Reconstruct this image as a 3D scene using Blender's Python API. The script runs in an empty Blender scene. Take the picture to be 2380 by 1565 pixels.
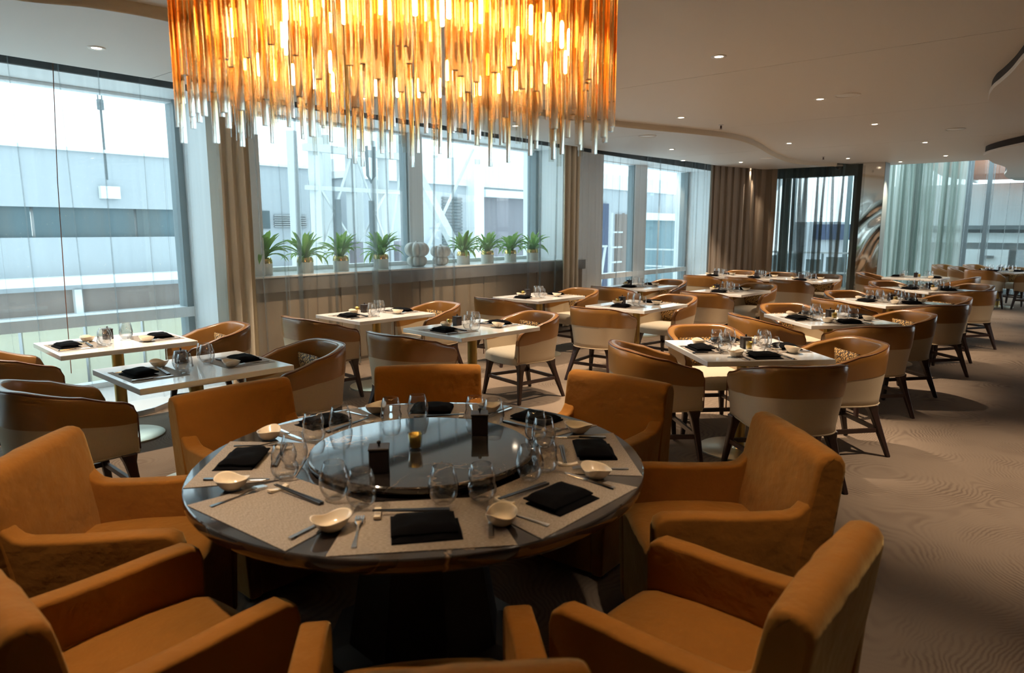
import bpy, bmesh, math, random
from mathutils import Vector, Matrix
R = math.radians
PI = math.pi
rnd = random.Random(7)

# ------------------------------------------------------------------ camera, world, exposure
sc = bpy.context.scene
col = sc.collection
EYE = 1.60
cam_d = bpy.data.cameras.new('camera')
cam = bpy.data.objects.new('camera', cam_d)
col.objects.link(cam)
cam_d.sensor_width = 36.0
cam_d.lens = 36.0 * 1590.0 / 2380.0
cam_d.shift_y = 1.5 / 2380.0
cam_d.clip_start = 0.05
cam_d.clip_end = 300
cam.location = (0, 0, EYE)
cam.rotation_euler = (PI / 2 - 0.1562, 0, 0)
cam_d.dof.use_dof = True
cam_d.dof.focus_distance = 5.2
cam_d.dof.aperture_fstop = 3.2
sc.camera = cam

sc.view_settings.view_transform = 'Standard'
sc.view_settings.look = 'None'
sc.view_settings.exposure = 0.68
sc.view_settings.gamma = 1.0
sc.view_settings.use_curve_mapping = False
sc.cycles.transparent_max_bounces = 32
sc.cycles.max_bounces = 10
sc.cycles.diffuse_bounces = 3
sc.cycles.glossy_bounces = 3
sc.cycles.transmission_bounces = 8
sc.cycles.sample_clamp_indirect = 4.0
sc.cycles.caustics_reflective = False
sc.cycles.caustics_refractive = False
sc.cycles.use_denoising = True
sc.cycles.use_adaptive_sampling = True
sc.cycles.adaptive_threshold = 0.06

SKY = 2.3
world = bpy.data.worlds.new('overcast_sky')
sc.world = world
world.use_nodes = True
wn = world.node_tree.nodes
wl = world.node_tree.links
wn.clear()
w_out = wn.new('ShaderNodeOutputWorld')
w_bg = wn.new('ShaderNodeBackground')
w_tc = wn.new('ShaderNodeTexCoord')
w_map = wn.new('ShaderNodeMapping')
w_map.inputs['Scale'].default_value = (1.0, 1.0, 5.0)
w_nz = wn.new('ShaderNodeTexNoise')
w_nz.inputs['Scale'].default_value = 2.2
w_nz.inputs['Detail'].default_value = 4
w_rp = wn.new('ShaderNodeValToRGB')
w_rp.color_ramp.elements[0].position = 0.35
w_rp.color_ramp.elements[0].color = (0.72, 0.85, 0.96, 1)
w_rp.color_ramp.elements[1].position = 0.62
w_rp.color_ramp.elements[1].color = (0.93, 0.98, 1.0, 1)
wl.new(w_tc.outputs['Generated'], w_map.inputs['Vector'])
wl.new(w_map.outputs['Vector'], w_nz.inputs['Vector'])
wl.new(w_nz.outputs['Fac'], w_rp.inputs['Fac'])
wl.new(w_rp.outputs['Color'], w_bg.inputs['Color'])
w_bg.inputs['Strength'].default_value = SKY
wl.new(w_bg.outputs['Background'], w_out.inputs['Surface'])

# ------------------------------------------------------------------ facade frame
AZ = 0.6994
TX, TY = math.sin(AZ), math.cos(AZ)       # along the window wall
NX, NY = math.cos(AZ), -math.sin(AZ)      # into the room
def W(s, n, z=0.0):
    return (s * TX + n * NX, s * TY + n * NY, z)
RZ = math.atan2(TY, TX)                   # rotation whose local x runs along the wall

# ------------------------------------------------------------------ materials
MATS = {}
def nodes_of(name):
    m = bpy.data.materials.new(name)
    m.use_nodes = True
    n = m.node_tree.nodes
    l = m.node_tree.links
    n.clear()
    o = n.new('ShaderNodeOutputMaterial')
    MATS[name] = m
    return m, n, l, o

def principled(name, color, rough=0.5, metal=0.0, spec=0.5, noise=None, bump=None, sheen=0.0, sheen_col=None, coat=0.0, emis=None):
    m, n, l, o = nodes_of(name)
    b = n.new('ShaderNodeBsdfPrincipled')
    b.inputs['Base Color'].default_value = (*color, 1)
    b.inputs['Roughness'].default_value = rough
    b.inputs['Metallic'].default_value = metal
    b.inputs['Specular IOR Level'].default_value = spec
    if sheen:
        b.inputs['Sheen Weight'].default_value = sheen
        b.inputs['Sheen Roughness'].default_value = 0.4
        if sheen_col:
            b.inputs['Sheen Tint'].default_value = (*sheen_col, 1)
    if coat:
        b.inputs['Coat Weight'].default_value = coat
        b.inputs['Coat Roughness'].default_value = 0.05
    if emis:
        b.inputs['Emission Color'].default_value = (*emis[0], 1)
        b.inputs['Emission Strength'].default_value = emis[1]
    l.new(b.outputs[0], o.inputs[0])
    tc = None
    if noise or bump:
        tc = n.new('ShaderNodeTexCoord')
    if noise:                       # (scale, color2, stretch)
        mp = n.new('ShaderNodeMapping')
        mp.inputs['Scale'].default_value = noise[2] if len(noise) > 2 else (1, 1, 1)
        nz = n.new('ShaderNodeTexNoise')
        nz.inputs['Scale'].default_value = noise[0]
        nz.inputs['Detail'].default_value = 5
        mx = n.new('ShaderNodeMix')
        mx.data_type = 'RGBA'
        mx.inputs[6].default_value = (*color, 1)
        mx.inputs[7].default_value = (*noise[1], 1)
        l.new(tc.outputs['Object'], mp.inputs[0])
        l.new(mp.outputs[0], nz.inputs['Vector'])
        l.new(nz.outputs['Fac'], mx.inputs[0])
        l.new(mx.outputs[2], b.inputs['Base Color'])
    if bump:                        # (scale, strength, distance)
        nz2 = n.new('ShaderNodeTexNoise')
        nz2.inputs['Scale'].default_value = bump[0]
        nz2.inputs['Detail'].default_value = 4
        bp = n.new('ShaderNodeBump')
        bp.inputs['Strength'].default_value = bump[1]
        bp.inputs['Distance'].default_value = bump[2]
        l.new(tc.outputs['Object'], nz2.inputs['Vector'])
        l.new(nz2.outputs['Fac'], bp.inputs['Height'])
        l.new(bp.outputs[0], b.inputs['Normal'])
    return m

def thin_glass(name, tint, edge=None, f0=0.06, f1=0.9, power=4.0, rough=0.0, haze=None, tip=None):
    """clear sheet: see-through, absorbing more along a slanting path, with a mirror sheen growing at grazing angles.
    tip = (colour, z0, z1): the tint fades to this colour towards the lower end of the piece"""
    m, n, l, o = nodes_of(name)
    tr = n.new('ShaderNodeBsdfTransparent')
    gl = n.new('ShaderNodeBsdfGlossy')
    gl.inputs['Roughness'].default_value = rough
    lw = n.new('ShaderNodeLayerWeight')
    lw.inputs['Blend'].default_value = 0.5
    pw = n.new('ShaderNodeMath')
    pw.operation = 'POWER'
    pw.inputs[1].default_value = power
    l.new(lw.outputs['Facing'], pw.inputs[0])
    fr = n.new('ShaderNodeMapRange')
    fr.inputs[3].default_value = f0
    fr.inputs[4].default_value = f1
    l.new(pw.outputs[0], fr.inputs[0])
    mc = n.new('ShaderNodeMix')
    mc.data_type = 'RGBA'
    mc.inputs[6].default_value = (*tint, 1)
    mc.inputs[7].default_value = (*(edge or tint), 1)
    p2 = n.new('ShaderNodeMath')
    p2.operation = 'POWER'
    p2.inputs[1].default_value = 2.2
    l.new(lw.outputs['Facing'], p2.inputs[0])
    l.new(p2.outputs[0], mc.inputs[0])
    out_col = mc.outputs[2]
    tz = None
    if tip:
        tc = n.new('ShaderNodeTexCoord')
        sx = n.new('ShaderNodeSeparateXYZ')
        tz = n.new('ShaderNodeMapRange')
        tz.inputs[1].default_value = tip[1]
        tz.inputs[2].default_value = tip[2]
        l.new(tc.outputs['Object'], sx.inputs[0])
        l.new(sx.outputs[2], tz.inputs[0])
        m3 = n.new('ShaderNodeMix')
        m3.data_type = 'RGBA'
        m4 = n.new('ShaderNodeMix')
        m4.data_type = 'RGBA'
        m4.inputs[6].default_value = (*tip[0], 1)
        m4.inputs[7].default_value = (*tip[3], 1)
        l.new(p2.outputs[0], m4.inputs[0])
        l.new(m4.outputs[2], m3.inputs[6])
        l.new(tz.outputs[0], m3.inputs[0])
        l.new(mc.outputs[2], m3.inputs[7])
        out_col = m3.outputs[2]
    l.new(out_col, tr.inputs[0])
    mx = n.new('ShaderNodeMixShader')
    l.new(fr.outputs[0], mx.inputs[0])
    l.new(tr.outputs[0], mx.inputs[1])
    l.new(gl.outputs[0], mx.inputs[2])
    last = mx
    if haze:
        tl = n.new('ShaderNodeBsdfTranslucent')
        tl.inputs[0].default_value = (*haze[0], 1)
        df = n.new('ShaderNodeBsdfDiffuse')
        df.inputs[0].default_value = (*haze[0], 1)
        ma = n.new('ShaderNodeMixShader')
        ma.inputs[0].default_value = 0.5
        l.new(tl.outputs[0], ma.inputs[1])
        l.new(df.outputs[0], ma.inputs[2])
        m2 = n.new('ShaderNodeMixShader')
        m2.inputs[0].default_value = haze[1]
        if tz:
            mm = n.new('ShaderNodeMath')
            mm.operation = 'MULTIPLY'
            mm.inputs[1].default_value = haze[1]
            l.new(tz.outputs[0], mm.inputs[0])
            l.new(mm.outputs[0], m2.inputs[0])
        l.new(mx.outputs[0], m2.inputs[1])
        l.new(ma.outputs[0], m2.inputs[2])
        last = m2
    l.new(last.outputs[0], o.inputs[0])
    return m

def voile(name, thread, cover, trans=0.6):
    """woven sheer: open weave lets light straight through, threads scatter it"""
    m, n, l, o = nodes_of(name)
    tr = n.new('ShaderNodeBsdfTransparent')
    tl = n.new('ShaderNodeBsdfTranslucent')
    df = n.new('ShaderNodeBsdfDiffuse')
    tl.inputs[0].default_value = (*thread, 1)
    df.inputs[0].default_value = (*thread, 1)
    a = n.new('ShaderNodeMixShader')
    a.inputs[0].default_value = trans
    l.new(df.outputs[0], a.inputs[1])
    l.new(tl.outputs[0], a.inputs[2])
    tc = n.new('ShaderNodeTexCoord')
    mp = n.new('ShaderNodeMapping')
    mp.inputs['Scale'].default_value = (9, 9, 0.25)
    nz = n.new('ShaderNodeTexNoise')
    nz.inputs['Scale'].default_value = 2.0
    nz.inputs['Detail'].default_value = 3
    mr = n.new('ShaderNodeMapRange')
    mr.inputs[1].default_value = 0.3
    mr.inputs[2].default_value = 0.7
    mr.inputs[3].default_value = cover * 0.75
    mr.inputs[4].default_value = min(1, cover * 1.25)
    l.new(tc.outputs['Object'], mp.inputs[0])
    l.new(mp.outputs[0], nz.inputs['Vector'])
    l.new(nz.outputs['Fac'], mr.inputs[0])
    b = n.new('ShaderNodeMixShader')
    l.new(mr.outputs[0], b.inputs[0])
    l.new(tr.outputs[0], b.inputs[1])
    l.new(a.outputs[0], b.inputs[2])
    l.new(b.outputs[0], o.inputs[0])
    return m

principled('leather', (0.28, 0.130, 0.030), 0.28, spec=0.7, noise=(6, (0.23, 0.106, 0.025)), bump=(90, 0.08, 0.002))
principled('piping', (0.16, 0.05, 0.012), 0.4)
principled('beige_fabric', (0.53, 0.43, 0.305), 0.9, spec=0.2, noise=(220, (0.46, 0.375, 0.265), (1, 1, 0.35)), bump=(500, 0.15, 0.001))
principled('seat_fabric', (0.56, 0.50, 0.40), 0.9, spec=0.2, noise=(200, (0.40, 0.34, 0.25)), bump=(500, 0.12, 0.001))
principled('velvet', (0.29, 0.110, 0.015), 0.85, spec=0.12, sheen=0.40, sheen_col=(1.0, 0.70, 0.28),
           noise=(7, (0.22, 0.088, 0.014), (1, 1, 1)), bump=(9, 0.3, 0.03))
principled('dark_wood', (0.022, 0.010, 0.009), 0.38, noise=(12, (0.035, 0.016, 0.012), (1, 1, 0.1)))
principled('white_lacquer', (0.90, 0.88, 0.85), 0.08, spec=0.8)
principled('brass', (0.42, 0.30, 0.10), 0.38, metal=0.9)
principled('pale_brass', (0.62, 0.58, 0.44), 0.3, metal=0.75)
principled('pedestal_black', (0.012, 0.010, 0.010), 0.5)
principled('napkin_black', (0.004, 0.004, 0.005), 0.9, spec=0.04, bump=(60, 0.2, 0.002))
principled('ceramic', (0.80, 0.69, 0.54), 0.18, spec=0.6)
principled('chop_black', (0.012, 0.012, 0.014), 0.3, spec=0.6)
principled('steel', (0.62, 0.61, 0.60), 0.16, metal=1.0)
principled('steel_satin', (0.55, 0.55, 0.56), 0.35, metal=1.0)
principled('caddy_brown', (0.022, 0.012, 0.010), 0.55, bump=(150, 0.2, 0.001))
principled('gold_leaf', (0.52, 0.36, 0.08), 0.35, metal=0.9, bump=(160, 0.4, 0.002))
principled('candle_wax', (0.75, 0.68, 0.52), 0.5)
principled('ceiling_paint', (0.68, 0.63, 0.57), 0.55, spec=0.3)
principled('ceiling_window_zone', (0.62, 0.60, 0.57), 0.5, spec=0.35)
principled('soffit_edge', (0.58, 0.50, 0.38), 0.6)
principled('slot_shade', (0.035, 0.026, 0.022), 0.8)  # near-black colour standing in for the shade inside the ceiling slots
principled('frame_white', (0.86, 0.90, 0.92), 0.35)
principled('frame_grey', (0.20, 0.25, 0.27), 0.4)
principled('frame_bronze', (0.045, 0.045, 0.035), 0.35)
principled('wall_beige', (0.28, 0.215, 0.145), 0.8, noise=(3, (0.24, 0.185, 0.125)))
principled('wall_warm', (0.30, 0.21, 0.14), 0.8)
principled('sill_stone', (0.15, 0.135, 0.115), 0.25, spec=0.6)
principled('tile_white', (0.62, 0.64, 0.64), 0.2, spec=0.5)
principled('chrome_wavy', (0.72, 0.69, 0.64), 0.07, metal=1.0)
principled('pot_white', (0.86, 0.85, 0.82), 0.4)
principled('gold_shiny', (0.80, 0.58, 0.22), 0.18, metal=1.0)
principled('sculpture_white', (0.66, 0.65, 0.61), 0.45)

principled('soil', (0.03, 0.02, 0.012), 0.9)
principled('bldg_pale', (0.409, 0.436, 0.462), 0.7, noise=(0.6, (0.363, 0.396, 0.429)))
principled('bldg_white', (0.72, 0.75, 0.76), 0.6)
principled('bldg_glass', (0.066, 0.132, 0.165), 0.25, noise=(2, (0.106, 0.106, 0.099), (1, 1, 0.02)))
principled('bldg_brown', (0.218, 0.165, 0.139), 0.7, noise=(1.5, (0.172, 0.132, 0.119)))
principled('bldg_yellow', (0.528, 0.475, 0.304), 0.6, noise=(1.2, (0.436, 0.436, 0.363)))
principled('bldg_blue', (0.036, 0.056, 0.119), 0.6)
principled('bldg_teal', (0.079, 0.158, 0.191), 0.5)
principled('bldg_mauve', (0.178, 0.165, 0.191), 0.7)
principled('steel_white', (0.528, 0.554, 0.561), 0.5)
principled('rubber_dark', (0.12, 0.14, 0.15), 0.7)
principled('boat_orange', (0.75, 0.22, 0.08), 0.5)
principled('ground_grey', (0.264, 0.277, 0.284), 0.9)
principled('white_plastic', (0.78, 0.76, 0.72), 0.4)
principled('sprinkler_red', (0.08, 0.03, 0.02), 0.4)
principled('camera_dome', (0.02, 0.02, 0.022), 0.12, spec=0.8)
principled('warm_lens', (1, 0.9, 0.75), 0.4, emis=((1.0, 0.82, 0.60), 14.0))
principled('bulb_glow', (1, 0.85, 0.6), 0.4, emis=((1.0, 0.66, 0.30), 46.0))
principled('beige_curtain', (0.74, 0.67, 0.54), 0.9, spec=0.1, sheen=0.2)
principled('brown_curtain', (0.29, 0.24, 0.195), 0.9, spec=0.1, sheen=0.2)
MATS['warm_lens'].cycles.emission_sampling = 'NONE'      # the spot lamp in each fitting carries its light
MATS['bulb_glow'].cycles.emission_sampling = 'NONE'      # point lamps inside the bulbs carry their light
thin_glass('table_glass', (0.97, 0.97, 0.97), (0.42, 0.42, 0.42), 0.10, 1.0, 2.2)
thin_glass('window_glass', (0.86, 0.95, 0.96), None, 0.05, 0.9, 4.0)
thin_glass('rod_glass', (0.97, 0.82, 0.58), (0.62, 0.30, 0.10), 0.05, 0.9, 3.0, haze=((0.95, 0.52, 0.15), 0.09), tip=((0.96, 0.95, 0.92), 0.04, 0.17, (0.22, 0.20, 0.18)))
def solid_glass(name, tint, tip):
    m, n, l, o = nodes_of(name)
    g = n.new('ShaderNodeBsdfGlass')
    g.inputs['IOR'].default_value = 1.4
    g.inputs['Roughness'].default_value = 0.0
    tc = n.new('ShaderNodeTexCoord')
    sx = n.new('ShaderNodeSeparateXYZ')
    tz = n.new('ShaderNodeMapRange')
    tz.inputs[1].default_value = 0.04
    tz.inputs[2].default_value = 0.17
    mx = n.new('ShaderNodeMix')
    mx.data_type = 'RGBA'
    mx.inputs[6].default_value = (*tip, 1)
    mx.inputs[7].default_value = (*tint, 1)
    l.new(tc.outputs['Object'], sx.inputs[0])
    l.new(sx.outputs[2], tz.inputs[0])
    l.new(tz.outputs[0], mx.inputs[0])
    l.new(mx.outputs[2], g.inputs['Color'])
    l.new(g.outputs[0], o.inputs[0])
    return m
solid_glass('rod_solid', (0.97, 0.74, 0.42), (0.98, 0.97, 0.95))
voile('sheer_white', (0.50, 0.58, 0.60), 0.15, 0.48)
voile('sheer_dark', (0.20, 0.23, 0.21), 0.27, 0.5)
voile('sheer_green', (0.62, 0.71, 0.67), 0.72, 0.8)

def mat_carpet():
    m, n, l, o = nodes_of('carpet')
    b = n.new('ShaderNodeBsdfPrincipled')
    b.inputs['Roughness'].default_value = 0.95
    b.inputs['Specular IOR Level'].default_value = 0.1
    tc = n.new('ShaderNodeTexCoord')
    nz = n.new('ShaderNodeTexNoise')
    nz.inputs['Scale'].default_value = 1.6
    nz.inputs['Detail'].default_value = 3
    vm = n.new('ShaderNodeVectorMath')
    vm.operation = 'MULTIPLY_ADD'
    vm.inputs[1].default_value = (0.30, 0.30, 0)
    vo = n.new('ShaderNodeTexVoronoi')
    vo.feature = 'SMOOTH_F1'
    vo.inputs['Scale'].default_value = 1.05
    vo.inputs['Smoothness'].default_value = 0.35
    l.new(tc.outputs['Object'], nz.inputs['Vector'])
    l.new(nz.outputs['Color'], vm.inputs[0])
    l.new(tc.outputs['Object'], vm.inputs[2])
    nf = n.new('ShaderNodeTexNoise')
    nf.inputs['Scale'].default_value = 14
    nf.inputs['Detail'].default_value = 3
    vf = n.new('ShaderNodeVectorMath')
    vf.operation = 'MULTIPLY_ADD'
    vf.inputs[1].default_value = (0.028, 0.028, 0)
    l.new(tc.outputs['Object'], nf.inputs['Vector'])
    l.new(nf.outputs['Color'], vf.inputs[0])
    l.new(vm.outputs[0], vf.inputs[2])
    l.new(vf.outputs[0], vo.inputs['Vector'])
    ma = n.new('ShaderNodeMath')
    ma.operation = 'MULTIPLY'
    ma.inputs[1].default_value = 330
    sn = n.new('ShaderNodeMath')
    sn.operation = 'SINE'
    l.new(vo.outputs['Distance'], ma.inputs[0])
    l.new(ma.outputs[0], sn.inputs[0])
    rp = n.new('ShaderNodeValToRGB')
    e = rp.color_ramp.elements
    e[0].position = 0.02
    e[0].color = (0.143, 0.106, 0.080, 1)
    e[1].position = 0.75
    e[1].color = (0.214, 0.165, 0.126, 1)
    mr = n.new('ShaderNodeMapRange')
    mr.inputs[1].default_value = -1
    mr.inputs[2].default_value = 1
    l.new(sn.outputs[0], mr.inputs[0])
    n3 = n.new('ShaderNodeTexNoise')
    n3.inputs['Scale'].default_value = 2.4
    mk = n.new('ShaderNodeMapRange')
    mk.inputs[1].default_value = 0.45
    mk.inputs[2].default_value = 0.66
    mk.inputs[3].default_value = 0.10
    mk.inputs[4].default_value = 1.0
    l.new(tc.outputs['Object'], n3.inputs['Vector'])
    l.new(n3.outputs['Fac'], mk.inputs[0])
    mxv = n.new('ShaderNodeMix')
    mxv.inputs[2].default_value = 0.75
    l.new(mk.outputs[0], mxv.inputs[0])
    l.new(mr.outputs[0], mxv.inputs[3])
    n2 = n.new('ShaderNodeTexNoise')
    n2.inputs['Scale'].default_value = 260
    l.new(tc.outputs['Object'], n2.inputs['Vector'])
    ad = n.new('ShaderNodeMath')
    ad.operation = 'MULTIPLY_ADD'
    ad.inputs[1].default_value = 0.5
    l.new(n2.outputs['Fac'], ad.inputs[0])
    sb = n.new('ShaderNodeMath')
    sb.operation = 'SUBTRACT'
    sb.inputs[1].default_value = 0.25
    l.new(mxv.outputs[0], sb.inputs[0])
    l.new(sb.outputs[0], ad.inputs[2])
    l.new(ad.outputs[0], rp.inputs['Fac'])
    l.new(rp.outputs[0], b.inputs['Base Color'])
    bp = n.new('ShaderNodeBump')
    bp.inputs['Strength'].default_value = 0.35
    bp.inputs['Distance'].default_value = 0.004
    l.new(ad.outputs[0], bp.inputs['Height'])
    l.new(bp.outputs[0], b.inputs['Normal'])
    l.new(b.outputs[0], o.inputs[0])
mat_carpet()

def mat_marble():
    m, n, l, o = nodes_of('dark_marble')
    b = n.new('ShaderNodeBsdfPrincipled')
    b.inputs['Roughness'].default_value = 0.05
    b.inputs['IOR'].default_value = 1.75
    tc = n.new('ShaderNodeTexCoord')
    nz = n.new('ShaderNodeTexNoise')
    nz.inputs['Scale'].default_value = 2.3
    nz.inputs['Detail'].default_value = 7
    nz.inputs['Distortion'].default_value = 0.6
    vm = n.new('ShaderNodeVectorMath')
    vm.operation = 'MULTIPLY_ADD'
    vm.inputs[1].default_value = (0.5, 0.5, 0.5)
    vo = n.new('ShaderNodeTexVoronoi')
    vo.feature = 'DISTANCE_TO_EDGE'
    vo.inputs['Scale'].default_value = 3.6
    l.new(tc.outputs['Object'], nz.inputs['Vector'])
    l.new(nz.outputs['Color'], vm.inputs[0])
    l.new(tc.outputs['Object'], vm.inputs[2])
    l.new(vm.outputs[0], vo.inputs['Vector'])
    rp = n.new('ShaderNodeValToRGB')
    e = rp.color_ramp.elements
    e[0].position = 0.0
    e[0].color = (0.30, 0.22, 0.15, 1)
    e[1].position = 0.022
    e[1].color = (0.030, 0.024, 0.021, 1)
    l.new(vo.outputs['Distance'], rp.inputs['Fac'])
    n2 = n.new('ShaderNodeTexNoise')
    n2.inputs['Scale'].default_value = 5
    n2.inputs['Detail'].default_value = 6
    l.new(tc.outputs['Object'], n2.inputs['Vector'])
    r2 = n.new('ShaderNodeValToRGB')
    r2.color_ramp.elements[0].position = 0.45
    r2.color_ramp.elements[0].color = (0.018, 0.014, 0.013, 1)
    r2.color_ramp.elements[1].position = 0.7
    r2.color_ramp.elements[1].color = (0.060, 0.050, 0.044, 1)
    l.new(n2.outputs['Fac'], r2.inputs['Fac'])
    mk = n.new('ShaderNodeMapRange')
    mk.inputs[1].default_value = 0.5
    mk.inputs[2].default_value = 0.62
    l.new(nz.outputs['Fac'], mk.inputs[0])
    mx = n.new('ShaderNodeMix')
    mx.data_type = 'RGBA'
    l.new(mk.outputs[0], mx.inputs[0])
    l.new(r2.outputs[0], mx.inputs[6])
    l.new(rp.outputs[0], mx.inputs[7])
    l.new(mx.outputs[2], b.inputs['Base Color'])
    l.new(b.outputs[0], o.inputs[0])
mat_marble()

def mat_weave(name, c1, c2, sx, sy):
    m, n, l, o = nodes_of(name)
    b = n.new('ShaderNodeBsdfPrincipled')
    b.inputs['Roughness'].default_value = 0.7
    b.inputs['Specular IOR Level'].default_value = 0.35
    tc = n.new('ShaderNodeTexCoord')
    mp = n.new('ShaderNodeMapping')
    mp.inputs['Scale'].default_value = (sx, sy, 1)
    nz = n.new('ShaderNodeTexNoise')
    nz.inputs['Scale'].default_value = 1.0
    nz.inputs['Detail'].default_value = 4
    rp = n.new('ShaderNodeValToRGB')
    rp.color_ramp.elements[0].position = 0.35
    rp.color_ramp.elements[0].color = (*c1, 1)
    rp.color_ramp.elements[1].position = 0.65
    rp.color_ramp.elements[1].color = (*c2, 1)
    l.new(tc.outputs['Object'], mp.inputs[0])
    l.new(mp.outputs[0], nz.inputs['Vector'])
    l.new(nz.outputs['Fac'], rp.inputs['Fac'])
    l.new(rp.outputs[0], b.inputs['Base Color'])
    bp = n.new('ShaderNodeBump')
    bp.inputs['Strength'].default_value = 0.3
    bp.inputs['Distance'].default_value = 0.001
    l.new(nz.outputs['Fac'], bp.inputs['Height'])
    l.new(bp.outputs[0], b.inputs['Normal'])
    l.new(b.outputs[0], o.inputs[0])
mat_weave('mat_weave', (0.17, 0.14, 0.115), (0.40, 0.34, 0.285), 90, 800)

def mat_leaf(name, c1, c2):
    m, n, l, o = nodes_of(name)
    b = n.new('ShaderNodeBsdfPrincipled')
    b.inputs['Roughness'].default_value = 0.4
    tl = n.new('ShaderNodeBsdfTranslucent')
    tc = n.new('ShaderNodeTexCoord')
    nz = n.new('ShaderNodeTexNoise')
    nz.inputs['Scale'].default_value = 16
    mx = n.new('ShaderNodeMix')
    mx.data_type = 'RGBA'
    mx.inputs[6].default_value = (*c1, 1)
    mx.inputs[7].default_value = (*c2, 1)
    l.new(tc.outputs['Object'], nz.inputs['Vector'])
    l.new(nz.outputs['Fac'], mx.inputs[0])
    l.new(mx.outputs[2], b.inputs['Base Color'])
    l.new(mx.outputs[2], tl.inputs[0])
    ms = n.new('ShaderNodeMixShader')
    ms.inputs[0].default_value = 0.45
    l.new(b.outputs[0], ms.inputs[1])
    l.new(tl.outputs[0], ms.inputs[2])
    l.new(ms.outputs[0], o.inputs[0])
mat_leaf('leaf_green', (0.17, 0.36, 0.06), (0.30, 0.50, 0.10))
mat_leaf('leaf_pale', (0.36, 0.52, 0.14), (0.26, 0.45, 0.08))

def mat_cushion():
    m, n, l, o = nodes_of('cushion_print')
    b = n.new('ShaderNodeBsdfPrincipled')
    b.inputs['Roughness'].default_value = 0.75
    tc = n.new('ShaderNodeTexCoord')
    vo = n.new('ShaderNodeTexVoronoi')
    vo.feature = 'DISTANCE_TO_EDGE'
    vo.inputs['Scale'].default_value = 44
    rp = n.new('ShaderNodeValToRGB')
    rp.color_ramp.elements[0].position = 0.09
    rp.color_ramp.elements[0].color = (0.03, 0.014, 0.008, 1)
    rp.color_ramp.elements[1].position = 0.14
    rp.color_ramp.elements[1].color = (0.50, 0.30, 0.10, 1)
    l.new(tc.outputs['Object'], vo.inputs['Vector'])
    l.new(vo.outputs['Distance'], rp.inputs['Fac'])
    l.new(rp.outputs[0], b.inputs['Base Color'])
    l.new(b.outputs[0], o.inputs[0])
mat_cushion()

# ------------------------------------------------------------------ mesh helpers
class MB:
    def __init__(self):
        self.v = []
        self.f = []
    def add(self, vs, fs):
        k = len(self.v)
        self.v += [tuple(p) for p in vs]
        self.f += [tuple(i + k for i in f) for f in fs]
        return self
    def box(self, x0, x1, y0, y1, z0, z1, M=None):
        vs = [(x0, y0, z0), (x1, y0, z0), (x1, y1, z0), (x0, y1, z0), (x0, y0, z1), (x1, y0, z1), (x1, y1, z1), (x0, y1, z1)]
        if M is not None:
            vs = [M @ Vector(p) for p in vs]
        return self.add(vs, [(0, 3, 2, 1), (4, 5, 6, 7), (0, 1, 5, 4), (1, 2, 6, 5), (2, 3, 7, 6), (3, 0, 4, 7)])
    def loft(self, rings, close=True, cap0=True, cap1=True):
        n = len(rings[0])
        k = len(self.v)
        for r in rings:
            self.v += [tuple(p) for p in r]
        m = n if close else n - 1
        for i in range(len(rings) - 1):
            for j in range(m):
                a = k + i * n + j
                b = k + i * n + (j + 1) % n
                self.f.append((a, b, b + n, a + n))
        if cap0:
            self.f.append(tuple(k + j for j in reversed(range(n))))
        if cap1:
            self.f.append(tuple(k + (len(rings) - 1) * n + j for j in range(n)))
        return self
    def lathe(self, prof, seg=16, cx=0, cy=0, cap0=False, cap1=False, fn=None):
        rings = []
        for r, z in prof:
            ring = []
            for j in range(seg):
                a = 2 * PI * j / seg
                rr = r if fn is None else fn(r, z, a)
                ring.append((cx + rr * math.cos(a), cy + rr * math.sin(a), z))
            rings.append(ring)
        return self.loft(rings, True, cap0, cap1)
    def tube(self, pts, rad, seg=6, cap=True):
        rings = []
        pts = [Vector(p) for p in pts]
        for i, p in enumerate(pts):
            d = (pts[min(i + 1, len(pts) - 1)] - pts[max(i - 1, 0)]).normalized()
            up = Vector((0, 0, 1)) if abs(d.z) < 0.95 else Vector((1, 0, 0))
            a = d.cross(up).normalized()
            b = a.cross(d).normalized()
            r = rad[i] if isinstance(rad, (list, tuple)) else rad
            rings.append([p + a * r * math.cos(2 * PI * j / seg) + b * r * math.sin(2 * PI * j / seg) for j in range(seg)])
        return self.loft(rings, True, cap, cap)
    def bar(self, p, q, w, h):
        p, q = Vector(p), Vector(q)
        d = (q - p).normalized()
        up = Vector((0, 0, 1)) if abs(d.z) < 0.95 else Vector((0, 1, 0))
        a = d.cross(up).normalized() * w / 2
        b = a.cross(d).normalized() * h / 2
        return self.loft([[p - a - b, p + a - b, p + a + b, p - a + b], [q - a - b, q + a - b, q + a + b, q - a + b]])
    def mesh(self, name, mat, smooth=False, bevel=0, seg=2, sub=0, angle=35):
        me = bpy.data.meshes.new(name)
        me.from_pydata(self.v, [], self.f)
        if bevel or sub:
            bm = bmesh.new()
            bm.from_mesh(me)
            bmesh.ops.remove_doubles(bm, verts=bm.verts, dist=1e-5)
            bmesh.ops.recalc_face_normals(bm, faces=bm.faces)
            if bevel:
                es = [e for e in bm.edges if len(e.link_faces) == 2 and e.calc_face_angle(0) > R(angle)]
                bmesh.ops.bevel(bm, geom=es, offset=bevel, segments=seg, profile=0.5, affect='EDGES', clamp_overlap=True)
            bm.to_mesh(me)
            bm.free()
        me.materials.append(MATS[mat])
        if smooth:
            me.polygons.foreach_set('use_smooth', [True] * len(me.polygons))
        me.update()
        return me
    def build(self, name, mat, parent=None, loc=None, rz=0, **kw):
        return link(name, self.mesh(name, mat, **kw), parent, loc, rz)

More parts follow.
